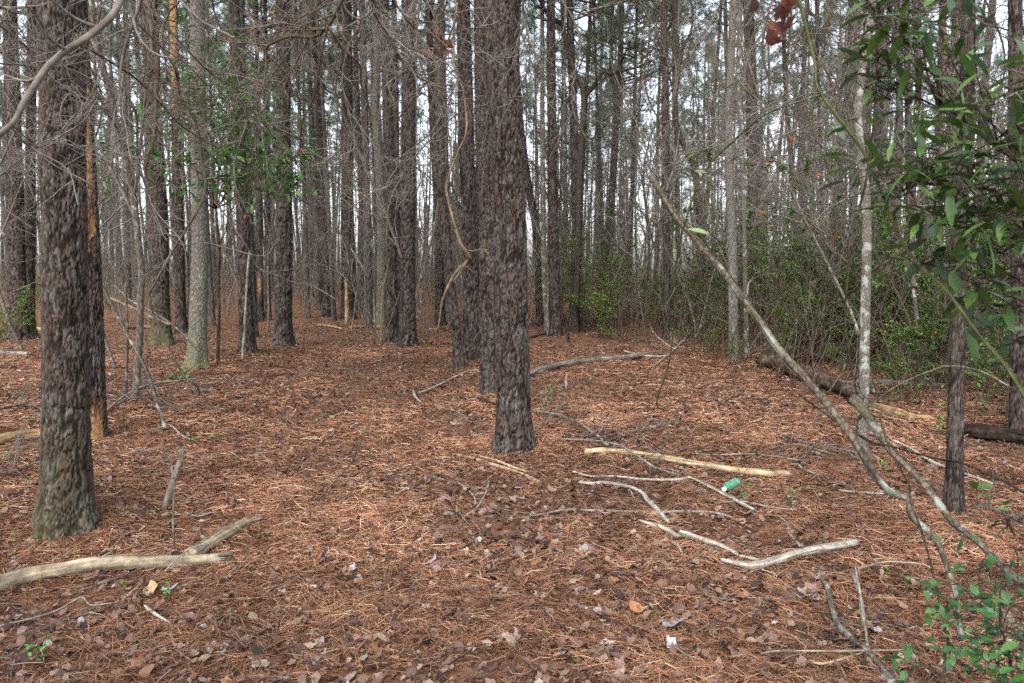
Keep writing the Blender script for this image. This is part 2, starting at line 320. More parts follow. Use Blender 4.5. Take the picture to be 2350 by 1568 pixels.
# needles and leaves of the forest floor
def scatter(n, d0, d1, g, amax=.80):
    d = g.uniform(d0, d1, n); a = g.uniform(-amax, amax, n)
    return d*np.sin(a), d*np.cos(a), d
def needle_cols(g, n): return mixc(g, n, [(.25, .118, .066), (.31, .178, .107), (.185, .083, .048), (.085, .044, .031), (.39, .275, .175)], [.34, .2, .24, .14, .08], .3)
BASES = [(*gnd(150, 1205)[:2], .2, 2500), (*gnd(1181, 1018)[:2], .2, 2500), (*gnd(1138, 900)[:2], .22, 1800), (*gnd(2190, 1185)[:2], .1, 1200), (*gnd(212, 1005)[:2], .2, 1500), (*gnd(451, 842)[:2], .25, 1200), (*gnd(1084, 826)[:2], .25, 1200), (*gnd(1870, 1040)[:2], .5, 3000), (*gnd(1320, 1000)[:2], .4, 2500)]
def needles(n=520000):
    g = np.random.default_rng(11); x, y, d = scatter(n//3, 1.5, 17, g)
    for bx_, by_, br_, bn_ in BASES:
        aa = g.uniform(0, 6.3, bn_); rr_ = br_*(1+np.abs(g.normal(0, .6, bn_))); x = np.concatenate([x, bx_+rr_*np.cos(aa)]); y = np.concatenate([y, by_+rr_*np.sin(aa)]); d = np.concatenate([d, np.hypot(x[-bn_:], y[-bn_:])])
    clump = vn(np.column_stack([x*1.4, y*1.4, x*0]), 9); keep = g.uniform(0, 1, len(x)) < np.clip(.1+1.9*(clump-.22), .12, 1)
    x, y, d = x[keep], y[keep], d[keep]; k = 3; x = np.repeat(x, k)+g.normal(0, .05, len(x)*k); y = np.repeat(y, k)+g.normal(0, .05, len(y)*k); d = np.repeat(d, k); n = len(x)
    th = np.repeat(g.uniform(0, 2*math.pi, n//k), k)+g.normal(0, .5, n); L = g.uniform(.06, .16, n); bend = g.normal(0, .16, n)
    s = np.array([-.5, 0, .5]); dx, dy = np.cos(th), np.sin(th); Pc = np.empty((n, 3, 3))
    off = np.array([0, 1, 0.])
    for q in range(3):
        Pc[:, q, 0] = x+dx*L*s[q]-dy*L*bend*off[q]; Pc[:, q, 1] = y+dy*L*s[q]+dx*L*bend*off[q]
        Pc[:, q, 2] = terr(Pc[:, q, 0], Pc[:, q, 1])
    z0 = g.uniform(.006, .03, n)+.02*np.clip(clump[keep].repeat(k)-.5, 0, 1); tilt = g.normal(0, .007, n)+np.where(g.uniform(0, 1, n) < .05, g.uniform(0, .05, n), 0)
    Pc[:, :, 2] += z0[:, None]+tilt[:, None]*(s*2)[None]+off[None]*.006
    w = .0007*np.clip(d/2.6, 1, 3.4); sx = -dy*w; sy = dx*w
    A = Pc.copy(); B = Pc.copy(); A[:, :, 0] -= sx[:, None]; A[:, :, 1] -= sy[:, None]; B[:, :, 0] += sx[:, None]; B[:, :, 1] += sy[:, None]
    roll = g.uniform(-1, 1, n)*w; A[:, :, 2] -= roll[:, None]; B[:, :, 2] += roll[:, None]
    V = np.stack([A, B], 2).reshape(-1, 3); b = np.arange(n)[:, None]*6; j = np.arange(2)[None]*2
    Q = np.stack([b+j, b+j+1, b+j+3, b+j+2], -1).reshape(-1, 4)
    mb = MB(); dm = np.clip(.6+.9*vn(np.column_stack([x*.7, y*.7, x*0+8]), 31), .68, 1.25)*np.clip(.6+.8*vn(np.column_stack([x*3.1, y*3.1, x*0+2]), 33), .6, 1.25)
    mb.add(V, Q, None, np.repeat(needle_cols(g, n)*dm[:, None], 6, 0))
    o = mb.build('pine_needles', M['needle_b'], smooth=False); tag(o, 'rust brown pine needles carpeting the forest floor', 'pine needles', None, 'stuff')
needles()
LEAFC = [(.145, .082, .062), (.19, .12, .09), (.09, .052, .044), (.25, .175, .135), (.31, .225, .165), (.22, .115, .062), (.33, .30, .275), (.04, .027, .023)]
def crumple(mb, x, y, z, size, col, g, up=.35):
    n = len(x); m = 10; th = np.arange(m)/m*2*math.pi
    lob = 1+.32*np.sin(th*2.5+1)[None]*g.uniform(-.4, 1, (n, 1))+.42*(np.arange(m) % 2-.5)[None]*g.uniform(.1, 1, (n, 1)); lob *= g.uniform(.78, 1.15, (n, m))
    asp = g.uniform(.45, .9, (n, 1)); lx = np.cos(th)[None]*lob; ly = np.sin(th)[None]*lob*asp
    curl = g.uniform(-.15, .55, (n, 1)); lz = curl*ly**2+g.uniform(-.1, .3, (n, 1))*lx**2+g.normal(0, .07, (n, m))
    lx = np.concatenate([np.zeros((n, 1)), lx*size[:, None]], 1); ly = np.concatenate([np.zeros((n, 1)), ly*size[:, None]], 1); lz = np.concatenate([np.zeros((n, 1)), lz*size[:, None]], 1)
    nr = g.normal(size=(n, 3))*up; nr[:, 2] = 1; nr /= np.linalg.norm(nr, axis=1, keepdims=True)
    a = g.uniform(0, 2*math.pi, n); ax = np.column_stack([np.cos(a), np.sin(a), a*0]); ax -= (ax*nr).sum(1, keepdims=True)*nr; ax /= np.linalg.norm(ax, axis=1, keepdims=True); ay = np.cross(nr, ax)
    V = np.column_stack([x, y, z])[:, None]+ax[:, None]*lx[..., None]+ay[:, None]*ly[..., None]+nr[:, None]*lz[..., None]
    b = np.arange(n)[:, None]*(m+1); k = np.arange(m)[None]
    T = np.stack([b+0*k, b+1+k, b+1+(k+1) % m], -1).reshape(-1, 3)
    mb.add(V.reshape(-1, 3), None, T, np.repeat(col, m+1, 0))
def litter():
    g = np.random.default_rng(5); n = 125000; x, y, d = scatter(n, 1.4, 30, g)
    pc = vn(np.column_stack([x*.8, y*.8, x*0+3]), 21); keep = g.uniform(0, 1, n) < np.clip(.5+1.5*(pc-.25)+np.clip(.5-d/10, 0, 1), .2, 1); x, y, d = x[keep], y[keep], d[keep]; n = len(x)
    mb = MB(); crumple(mb, x, y, terr(x, y)+g.uniform(.008, .038, n), g.uniform(.009, .031, n)*g.uniform(.7, 1.2, n), .87*mixc(g, n, LEAFC, [.2, .2, .16, .14, .07, .08, .04, .11], .25), g, .5)
    o = mb.build('fallen_leaves', M['dryleaf'], smooth=True); tag(o, 'crumpled brown and grey fallen leaves among the pine needles', 'leaf litter', None, 'stuff')
    n = 9000; x, y, d = scatter(n, 1.5, 22, g); th = g.uniform(0, 6.3, n); L = g.uniform(.03, .12, n)*np.where(g.uniform(0, 1, n) < .06, 2.6, 1); s = np.linspace(-1, 1, 4)
    P = np.empty((n, 4, 3)); bd = g.normal(0, .15, n)
    for q in range(4):
        P[:, q, 0] = x+np.cos(th)*L*s[q]-np.sin(th)*L*bd*s[q]**2; P[:, q, 1] = y+np.sin(th)*L*s[q]+np.cos(th)*L*bd*s[q]**2
    P[:, :, 2] = terr(P[:, :, 0], P[:, :, 1])+g.uniform(.008, .035, n)[:, None]+(g.normal(0, .012, n)[:, None]*s)
    r = g.uniform(.0010, .003, n)*np.clip(d/6, 1, 2)*np.clip(L/.1, 1, 2); mb = MB(); tubes(mb, P, np.repeat(r[:, None], 4, 1), 3, mixc(g, n, [(1, 1, 1), (.6, .5, .45), (1.3, 1.25, 1.2)], None, .2))
    o = mb.build('twig_litter', M['twig']); tag(o, 'small broken twigs scattered over the needle litter', 'twig litter', None, 'stuff')
litter()

# ------------------------------------------------------------------ crowns (shared meshes)
def crown_mesh(seed, h=7.5, rad=2.3, ntuft=430, nn=34, nl=.20, wd=.011, col=None):
    g = np.random.default_rng(seed); mb = MB()
    nb = 22; z = np.sort(g.uniform(0, h*.92, nb)); a = g.uniform(0, 6.3, nb); L = rad*(1-.62*(z/h)**1.3)*g.uniform(.55, 1.15, nb)
    P = np.empty((nb, 7, 3)); s = np.linspace(0, 1, 7)
    for i in range(7):
        P[:, i, 0] = np.cos(a+.3*s[i])*L*s[i]; P[:, i, 1] = np.sin(a+.3*s[i])*L*s[i]; P[:, i, 2] = z+L*(.35*s[i]+.25*s[i]**2)
    R = np.linspace(.028, .008, 7)[None].repeat(nb, 0); P2, R2 = grow(g, P, R, 110, .5, .8, 5, .3, .4, .3)
    C = np.full((nb, 3), 1.)*[.13, .10, .08]; tubes(mb, P, R, 4, C); tubes(mb, P2, R2, 3, np.full((110, 3), 1.)*[.13, .10, .08])
    allp = np.concatenate([P2[:, 2:].reshape(-1, 3), P2[:, 4], P2[:, 3], P[:, 6], P[:, 5]]); c = allp[g.choice(len(allp), ntuft)]+g.normal(0, .1, (ntuft, 3))
    c = np.repeat(c, nn, 0); n = len(c); d = rdir(g, n)+np.array([0, 0, .3]); d /= np.linalg.norm(d, axis=1, keepdims=True); pr = np.cross(d, rdir(g, n)); pr /= np.linalg.norm(pr, axis=1, keepdims=True)
    ln = nl*g.uniform(.7, 1.15, (n, 1)); c = c+d*.02; V = np.stack([c-pr*wd*.5, c+pr*wd*.5, c+d*ln], 1).reshape(-1, 3)
    cc = np.repeat(mixc(g, ntuft, [(.15, .20, .125), (.18, .23, .14), (.12, .17, .115)], None, .25), nn*3, 0)
    mb.add(V, None, np.arange(n*3).reshape(-1, 3), cc)
    return mb.mesh('crown', M['needle_g'])
CROWN = [crown_mesh(i) for i in range(5)]
def bare_crown_mesh(seed, h=6, rad=2.0, n1=16, n2=90, n3=420, r0=.03):
    g = np.random.default_rng(seed); mb = MB()
    P = np.empty((1, 12, 3)); s = np.linspace(0, 1, 12); P[0, :, 0] = .25*np.sin(s*4+seed)*s; P[0, :, 1] = .25*np.cos(s*3+seed)*s; P[0, :, 2] = s*h
    P[0, :, 0] -= P[0, 0, 0]; P[0, :, 1] -= P[0, 0, 1]; R = np.linspace(r0, r0*.15, 12)[None]
    P1, R1 = grow(g, P, R, n1, rad/h*1.1, .9, 9, .3, .5, .08); P2, R2 = grow(g, P1, R1, n2, .6, .75, 7, .4, .35, .2); P3, R3 = grow(g, P2, R2, n3, .6, .7, 5, .4, .2, .15)
    R2 = np.maximum(R2, .0028); R3 = np.maximum(R3, .0018)
    for p, r, sg in ((P, R, 6), (P1, R1, 5), (P2, R2, 3), (P3, R3, 3)): tubes(mb, p, r, sg)
    return mb
# ------------------------------------------------------------------ detailed trunks
def plates(u, z, ncol, ch, s):
    f = np.floor(u).astype(np.int64); d1 = np.full(u.shape, 9.); d2 = np.full(u.shape, 9.); cid = np.zeros(u.shape)
    zz = z/ch; fz0 = np.floor(zz).astype(np.int64)
    for a in (-1, 0, 1):
        ci = np.mod(f+a, ncol)
        for b in (-2, -1, 0, 1, 2):
            cz = fz0+b; jx = h3(ci, cz, ci*0, s); jz = h3(ci, cz, ci*0+1, s)
            cx_ = (f+a)+.15+.7*jx; czz = cz+.0+1.0*jz
            dd = np.sqrt((u-cx_)**2+((zz-czz)*.9)**2); nw = dd < d1
            d2 = np.where(nw, d1, np.minimum(d2, dd)); cid = np.where(nw, h3(ci, cz, ci*0+2, s), cid); d1 = np.where(nw, dd, d1)
    return d2-d1, cid
def trunk(base, upper, r0, top=15.0, kind='pine', hi=1, seed=1, peel=None, flare=.45, moss=0., zvis=None, cut=None, mat=None):
    """base: world point, upper: list of world points up the stem"""
    pts = [base-np.array([0, 0, .15]), base]+list(upper); last = pts[-1]; prev = pts[-2]
    dv = (last-prev)/max(.05, last[2]-prev[2]); dv[:2] = np.clip(dv[:2], -.09, .09)
    if cut is None:
        for f_ in (.35, .7, 1.0):
            zz = last[2]+(top-last[2])*f_; k = (zz-last[2]); pts.append(np.array([last[0]+dv[0]*k*.6, last[1]+dv[1]*k*.6, zz]))
    pts = np.array(pts); zv = zvis if zvis is not None else 1.8+.36*base[1]
    H = pts[-1, 2]-base[2]
    step, seg = {2: (.012, 150), 1: (.03, 56), 0: (.12, 18)}[hi]
    zf = np.arange(base[2]-.15, min(base[2]+H, base[2]+zv+.5), step); zc = np.linspace(zf[-1], base[2]+H, 14)[1:] if H > zv+.6 else np.array([])
    zz = np.concatenate([zf, zc]); sm = cr(pts, 400); o_ = np.argsort(sm[:, 2]); xs = np.interp(zz, sm[o_, 2], sm[o_, 0]); ys = np.interp(zz, sm[o_, 2], sm[o_, 1])
    h = np.clip(zz-base[2], 0, None); r = r0*(1-.62*(h/max(top, 4))**1.1)
    th = np.arange(seg)/seg*2*math.pi; TH, Z = np.meshgrid(th, zz); Hh = np.clip(Z-base[2], 0, None)
    Rr = np.repeat(r[:, None], seg, 1); fl = np.exp(-Hh/.14)+.35*np.exp(-Hh/.4); lobes = .5+.5*np.sin(TH*4+seed)*.6+.4*np.sin(TH*7+seed*2)*.5
    Rr = Rr*(1+flare*fl*(.5+.7*lobes)); Rr *= 1+.03*np.sin(TH*2+Z*1.3+seed)+.03*np.sin(TH*3-Z*2.1)
    cyl = np.stack([np.cos(TH)*3, np.sin(TH)*3, Z*3], -1)
    n1 = vn(cyl*1.7+seed*3.1, 1); n2 = vn(cyl*np.array([6., 6., 9.])+seed, 2); n3 = vn(cyl*np.array([15, 15, 26.])+seed, 6)
    if kind == 'pine':
        cw = .036; ncol = max(6, int(round(2*math.pi*r0/cw))); u = TH/(2*math.pi)*ncol+(n2-.5)*.75+(n1-.5)*1.7+(n3-.5)*.22; u = np.mod(u, ncol)
        e, cid = plates(u, Z+(n2-.5)*.06+(n3-.5)*.02, ncol, .10, seed); pl = np.clip((e-.04)/.13, 0, 1)**.8
        nf = max(4, int(round(ncol/2.3))); e3, cid3 = plates(np.mod(u*nf/ncol, nf), Z+(n1-.5)*.1, nf, .55, seed+4); pf = np.clip((e3-.04)/.13, 0, 1); pl = pl*(.55+.45*pf)*np.clip(.25+pf, 0, 1)
        e2, cid2 = plates(np.mod(u*2+.3, ncol*2), Z*1.0+(n2-.5)*.05, ncol*2, .045, seed+9); pl2 = np.clip(e2/.3, 0, 1)
        dep = .013
        D = dep*pl*(.8+.25*cid)+.006*(cid3-.5)*pf+.0045*(cid2-.5)*pl+.0015*pl2+.003*(n3-.5)+.003*(n2-.5); D = D-dep*.6
        c1 = np.array([.100, .083, .073]); c2 = np.array([.086, .060, .050]); c3 = np.array([.165, .15, .137]); crk = np.array([.012, .009, .008])
        k = np.clip((cid-.35)*1.6+(n1-.5), 0, 1)[..., None]; C = c1*(1-k)+c2*k; k3 = (np.clip(n2*1.6-.75, 0, 1)*(cid < .5))[..., None]; C = C*(1-k3)+c3*k3
        C = C*(.6+.5*n3[..., None]+.5*(cid2[..., None]-.5))*(.75+.25*pl2[..., None]); pk = np.clip(pl*1.15, 0, 1)[..., None]; C = crk*(1-pk)+C*pk
    elif kind == 'oak':
        cw = .022; ncol = max(8, int(round(2*math.pi*r0/cw))); u = np.mod(TH/(2*math.pi)*ncol+(n2-.5)*.8+(n1-.5)*1.5, ncol); e, cid = plates(u, Z, ncol, .085, seed); pl = np.clip(e/.35, 0, 1)
        D = .007*pl-.004; C = np.array([.18, .162, .138])*(.6+.6*n3[..., None]); k = (np.clip(n2*2.2-1.05, 0, 1)*np.clip(1.3-Hh/3, .3, 1))[..., None]; C = C*(1-k)+np.array([.33, .33, .29])*k; C *= (.45+.55*pl)[..., None]
    else:
        D = .003*(n2-.5); C = np.array([.2, .17, .14])*(.7+.5*n3[..., None])
    if (mat or kind) in ('lichen', 'grey', 'dark'): C = np.ones(D.shape+(3,))*(.75+.5*n3[..., None])
    if moss:
        k = np.clip(moss*1.4*np.exp(-Hh/.7)+(n1-.62)*moss*1.2+(n2-.5)*.6*moss, 0, .9)[..., None]; C = C*(1-k)+np.array([.13, .135, .045])*(.7+.6*n3[..., None])*k
    if peel:                                   # (angle, half width, z0, z1) patches without bark
        for (a0, hw, z0, z1) in peel:
            da = np.abs(np.mod(TH-a0+math.pi, 2*math.pi)-math.pi); inside = np.clip((hw+(n2-.5)*.5-da)*12, 0, 1)*np.clip((Hh-z0+(n2-.5)*.5)*10, 0, 1)*np.clip((z1-Hh+(n2-.5)*.5)*10, 0, 1)
            k = inside[..., None]; C = C*(1-k)+(np.array([.34, .19, .09])*(.55+.8*n3[..., None]))*k; D = D*(1-inside)+(-.012+.006*(n3-.5))*inside
    Rr = Rr+D*min(1.4, r0/.12)
    V = np.stack([xs[:, None]+Rr*np.cos(TH), ys[:, None]+Rr*np.sin(TH), Z], -1); n = len(zz)
    j = np.arange(n-1)[:, None]*seg; k = np.arange(seg)[None]; Q = np.stack([j+k, j+(k+1) % seg, j+seg+(k+1) % seg, j+seg+k], -1).reshape(-1, 4)
    mb = MB()
    if cut is not None:
        V[-1, :, 2] += np.random.default_rng(seed).uniform(-.05, .12, seg)
    mb.add(V, Q, None, C.reshape(-1, 3)); topc = np.array([xs[-1], ys[-1], zz[-1]])
    return mb, topc, (zz, xs, ys)
def stubs(parent, prof, r0, n, z0, z1, seed, mat, L=(.1, .5)):
    g = np.random.default_rng(seed); zz, xs, ys = prof
    for i in range(n):
        z = g.uniform(z0, z1); x = np.interp(z, zz, xs); y = np.interp(z, zz, ys); a = g.uniform(0, 6.3); l = g.uniform(*L); dr = np.array([math.cos(a), math.sin(a), g.uniform(-.2, .5)])
        p0 = np.array([x, y, z])+dr*r0*.4; mb = MB(); limb(mb, [p0, p0+dr*(l*.5+r0), p0+dr*(l+r0)+np.array([0, 0, g.uniform(-.1, .12)*l])], [.012, .008, .003], 6, .05, .15, wig=.02, s=seed+i)
        mb.build('dead_branch', mat, parent)

# (name, label, category, kind, base px, base py, width, top [(px,py)...], hi, extra)
def tree(name, label, cat, kind, bx, by, w, ups, hi=1, mat=None, crown='pine', top=None, seed=None, nst=0, group=None, limbs=(), **kw):
    B = gnd(bx, by); dp = dep_of(B); r0 = w/2*dp/F; ups3 = [at(x, y, dp*(1+(kw.get('lean', 0))*(by-y)/by)) for x, y in ups]; kw.pop('lean', None)
    seed = seed or int(bx) % 997+3; top = top or float(np.clip(10+5*r0/.14, 8, 17)+(seed % 5)*.5)
    t = thing(name, label, cat, B, group); mb, tc, prof = trunk(B, ups3, r0, top, kind, hi, seed, mat=mat, **kw)
    mb.build('trunk', M[mat or kind], t)
    if crown == 'pine':
        hc = 6.2+seed % 3*.5; zc = tc[2]-hc; x = np.interp(zc, prof[0], prof[1]); y = np.interp(zc, prof[0], prof[2])
        link('crown', CROWN[seed % 5], t, (x-B[0], y-B[1], zc-B[2]), seed*1.3, .95+.02*(seed % 6))
    elif crown == 'bare':
        mbb = bare_crown_mesh(seed, top*.55, 1.6, 14, 60, 240, max(.012, r0*.45)); me = mbb.mesh('crown', M['twig'])
        zc = tc[2]-top*.5; x = np.interp(zc, prof[0], prof[1]); y = np.interp(zc, prof[0], prof[2]); link('crown', me, t, (x-B[0], y-B[1], zc-B[2]), seed)
    for q, (lp_, lw_) in enumerate(limbs):
        mb = MB(); LP = np.array([at(x, y, dp) for x, y in lp_]); LR = [lw_*(1-.6*i/(len(lp_)-1))/2*dp/F for i in range(len(lp_))]; limb(mb, LP, LR, 8, .05, .12, s=seed+q, wig=.02)
        PP = cr(LP, 14)[None]; gg = np.random.default_rng(seed+q); LL = np.linalg.norm(np.diff(PP[0], axis=0), axis=1).sum(); A1, B1 = grow(gg, PP, np.full((1, 14), LR[0]*.7), 10, .7/LL if LL > .7 else .6, .8, 8, .4, .2, .1); A2, B2 = grow(gg, A1, B1, 34, .6, .7, 6, .4, .1, .1); tubes(mb, A1, np.maximum(B1, .004), 4); tubes(mb, A2, np.maximum(B2, .003), 3)
        mb.build('limb', M[mat or kind], t)
    if nst: stubs(t, prof, r0, nst, B[2]+1.0, B[2]+min(2.2+.36*B[1], top-2), seed, M['darktwig'])
    return t
PT = 'pine_tree'; pi = math.pi
G_ = 'pines standing around the clearing'
TREES = [
 (PT, 'thick furrowed pine trunk standing nearest at the left edge of the clearing', 'pine', 'pine', 150, 1212, 98, [(152, 800), (146, 400), (136, 0)], 2, dict(moss=.12, flare=.45)),
 (PT, 'pine with orange peeled patches right behind the nearest left trunk', 'pine', 'pine', 210, 1008, 58, [(204, 700), (186, 300), (171, 0)], 2, dict(peel=[(-.75, .55, 2.3, 3.6), (-1.0, .9, -.2, .38), (-.6, .35, 1.85, 2.2)], flare=.1)),
 (PT, 'thick deeply furrowed pine standing front and centre of the clearing', 'pine', 'pine', 1181, 1022, 75, [(1177, 800), (1168, 480), (1158, 240), (1148, 0)], 2, dict(flare=.6)),
 (PT, 'pine half hidden directly behind the thick centre pine', 'pine', 'pine', 1138, 903, 68, [(1134, 600), (1128, 300), (1122, 0)], 2, dict(flare=.12)),
 (PT, 'dark pine at the far left edge with its foot in shrubs', 'pine', 'pine', 42, 778, 40, [(32, 400), (22, 0)], 1, {}),
 (PT, 'slim pine with mossy foot beside the far left dark pine', 'pine', 'pine', 66, 772, 24, [(70, 400), (72, 0)], 1, dict(moss=.6)),
 (PT, 'dark pine standing left of the pale mossy oak, wider of two', 'pine', 'pine', 371, 790, 42, [(362, 500), (352, 250), (342, 0)], 1, dict(moss=.35)),
 (PT, 'slimmer pine with a peeled yellow top between dark pine and mossy oak', 'pine', 'pine', 416, 765, 24, [(406, 400), (397, 0)], 1, dict(peel=[(-1.6, 1.3, 5.6, 9)])),
 ('oak_tree', 'pale oak with white lichen flecks and green mossy foot', 'oak', 'oak', 451, 846, 39, [(459, 600), (456, 300), (452, 0)], 2, dict(moss=.5, flare=.5)),
 (PT, 'pine right of the mossy oak with a thin white stem before it', 'pine', 'pine', 568, 812, 31, [(558, 550), (547, 250), (536, 0)], 1, {}),
 (PT, 'thin pine with a small orange bark wound', 'pine', 'pine', 598, 738, 15, [(594, 400), (588, 0)], 1, dict(peel=[(-1.6, .6, .9, 1.5)])),
 (PT, 'thin dark pine close behind the wounded thin pine', 'pine', 'pine', 615, 737, 14, [(612, 400), (608, 0)], 1, {}),
 (PT, 'straight pine at the left rim of the open path', 'pine', 'pine', 650, 794, 37, [(652, 500), (650, 250), (648, 0)], 1, dict(nst=4)),
 (PT, 'small straight pine standing alone behind the path', 'pine', 'pine', 754, 728, 23, [(742, 400), (722, 0)], 1, {}),
 (PT, 'pine behind the bleached white snag', 'pine', 'pine', 799, 733, 31, [(797, 400), (796, 0)], 1, {}),
 ('oak_tree', 'crooked mossy green trunk left of the pair of pines', 'oak', 'oak', 874, 747, 22, [(876, 560), (872, 420), (862, 250), (866, 120), (854, 0)], 1, dict(moss=.6, crown='bare')),
 (PT, 'left pine of the close pair at the path centre', 'pine', 'pine', 899, 783, 29, [(896, 500), (888, 200), (881, 0)], 1, {}),
 (PT, 'pine peeping between the close pair of pines', 'pine', 'pine', 914, 768, 18, [(910, 400), (904, 0)], 1, {}),
 (PT, 'right pine of the close pair at the path centre', 'pine', 'pine', 936, 797, 36, [(936, 500), (936, 250), (936, 0)], 1, {}),
 (PT, 'pine behind the hanging yellow vine', 'pine', 'pine', 1010, 747, 22, [(1006, 500), (992, 250), (984, 0)], 1, {}),
 (PT, 'thin pine leaning left just beside the hanging yellow vine', 'pine', 'pine', 1054, 844, 22, [(1034, 640), (1018, 500), (1010, 300), (1012, 0)], 1, dict(nst=2)),
 (PT, 'stout pine left of the thick centre pine', 'pine', 'pine', 1084, 828, 40, [(1080, 600), (1070, 300), (1063, 0)], 1, {}),
 (PT, 'dark thin pine seen between stout pine and centre pine', 'pine', 'pine', 1102, 760, 15, [(1098, 400), (1092, 0)], 1, {}),
 (PT, 'pine leaning left right behind the centre pine', 'pine', 'pine', 1241, 745, 20, [(1232, 540), (1208, 400), (1190, 240), (1180, 0)], 1, {}),
 ('birch_tree', 'slim double stem with pale lower bark behind the centre pine', 'birch', 'oak', 1258, 760, 13, [(1248, 600), (1245, 300), (1244, 0)], 1, dict(mat='lichen', crown='bare')),
 (PT, 'straight dark pine right of the centre pine at the bush edge', 'pine', 'pine', 1276, 768, 25, [(1269, 500), (1266, 250), (1264, 0)], 1, {}),
 ('oak_tree', 'forked trunk splitting high into two curved limbs', 'oak', 'oak', 1318, 765, 15, [(1326, 548), (1330, 380), (1339, 224), (1320, 170), (1302, 110), (1293, 55), (1299, 0)], 1, dict(mat='dark', crown='bare', limbs=[([(1339, 226), (1361, 198), (1387, 163), (1400, 169), (1435, 160), (1471, 152), (1490, 141), (1468, 121), (1446, 108), (1396, 75)], 9), ([(1387, 163), (1350, 120), (1325, 100), (1310, 70)], 4)])),
 (PT, 'thin reddish pine beside the forked trunk', 'pine', 'pine', 1322, 762, 12, [(1336, 400), (1356, 0)], 1, {}),
 ('oak_tree', 'dark snaking trunk bending beside the forked trunk', 'oak', 'oak', 1370, 742, 14, [(1390, 560), (1405, 440), (1415, 300), (1412, 215), (1403, 150), (1406, 0)], 1, dict(mat='dark', crown='bare', limbs=[([(1402, 165), (1420, 149), (1435, 143), (1464, 125), (1479, 112), (1506, 112)], 5), ([(1402, 33), (1387, 29), (1367, 15), (1354, -5)], 8), ([(1407, 42), (1424, 40), (1437, 43), (1444, 20), (1450, -5)], 6)])),
 (PT, 'thin straight pine right of the snaking dark trunk', 'pine', 'pine', 1440, 735, 11, [(1452, 400), (1462, 0)], 1, {}),
 (PT, 'straight dark pine left of the crooked double trunk', 'pine', 'pine', 1531, 777, 17, [(1528, 400), (1524, 0)], 1, dict(nst=3)),
 ('oak_tree', 'dark crooked trunk bending behind the leaning pole', 'oak', 'oak', 1606, 765, 16, [(1608, 560), (1597, 400), (1570, 335), (1553, 290), (1549, 235), (1556, 150), (1549, 0)], 1, dict(mat='dark', crown='bare', limbs=[([(1550, 231), (1565, 121), (1585, 77), (1589, 22), (1580, -10)], 9), ([(1549, 235), (1536, 170), (1532, 120)], 6)])),
 ('oak_tree', 'grey tan oak with pale lichen bark right of the leaning pole', 'oak', 'oak', 1685, 828, 22, [(1680, 550), (1672, 300), (1684, 0)], 1, dict(crown='bare')),
 ('sapling', 'slim tan stem standing next to the grey tan oak', 'sapling', 'oak', 1714, 822, 12, [(1708, 540), (1700, 300), (1694, 175), (1697, 0)], 1, dict(mat='lichen', crown='bare')),
 (PT, 'straight pine with close bark rising from green shrubs right of the tan oak', 'pine', 'pine', 1738, 742, 31, [(1731, 450), (1724, 200), (1718, 0)], 1, {}),
 (PT, 'crooked slim pine right of the shrub backed straight pine', 'pine', 'pine', 1831, 722, 14, [(1824, 480), (1810, 300), (1802, 180), (1797, 0)], 1, {}),
 (PT, 'thin dark pine between crooked pine and lichen white tree', 'pine', 'pine', 1893, 712, 11, [(1884, 400), (1873, 0)], 1, {}),
 (PT, 'leaning thin pine left of the lichen white tree', 'pine', 'pine', 1914, 708, 17, [(1926, 420), (1946, 170), (1953, 0)], 1, {}),
 ('birch_tree', 'pale lichen spotted tree bending low among the green shrubs', 'birch', 'none', 1981, 1015, 22, [(1985, 760), (1988, 480), (1970, 300), (1974, 200), (1995, 60), (2002, 0)], 1, dict(mat='lichen', crown='bare', flare=.25)),
 (PT, 'dark pine directly behind the lichen white tree', 'pine', 'pine', 1995, 742, 18, [(1990, 400), (1988, 0)], 1, {}),
 (PT, 'dark pine right of the lichen white tree', 'pine', 'pine', 2010, 745, 24, [(2014, 400), (2021, 0)], 1, {}),
 ('oak_tree', 'crooked lichen covered stem behind the green leaf sprays', 'oak', 'oak', 2048, 742, 13, [(2050, 480), (2045, 380), (2030, 280), (2040, 0)], 1, dict(mat='grey', crown='bare')),
 (PT, 'left of the two pines behind the near green leaf sprays', 'pine', 'pine', 2086, 742, 17, [(2086, 400), (2078, 0)], 1, {}),
 (PT, 'leaning pine with rough bark behind the near green leaf sprays', 'pine', 'pine', 2128, 742, 20, [(2118, 400), (2100, 0)], 1, {}),
 (PT, 'pine with orange bark patches near the right edge', 'pine', 'pine', 2152, 765, 22, [(2154, 400), (2165, 0)], 1, dict(peel=[(-1.0, .5, 2.5, 8)])),
 (PT, 'slim pine touching the bent foreground pine at right', 'pine', 'pine', 2178, 790, 22, [(2184, 400), (2194, 0)], 1, {}),
 (PT, 'bent slim pine standing nearest at the right side', 'pine', 'pine', 2190, 1188, 34, [(2196, 800), (2200, 560), (2205, 400), (2222, 280), (2222, 0)], 2, dict(flare=.4)),
 (PT, 'dark shaded pine at the right edge of the wood', 'pine', 'pine', 2338, 1020, 34, [(2338, 600), (2330, 0)], 1, {}),
]
for (nm, lb, ct, kd, bx, by, w, ups, hi, ex) in TREES:
    ex = dict(ex); tree(nm, lb, ct, kd, bx, by, w, ups, hi, **({'mat': 'oak'} | ex if kd == 'oak' else ex))

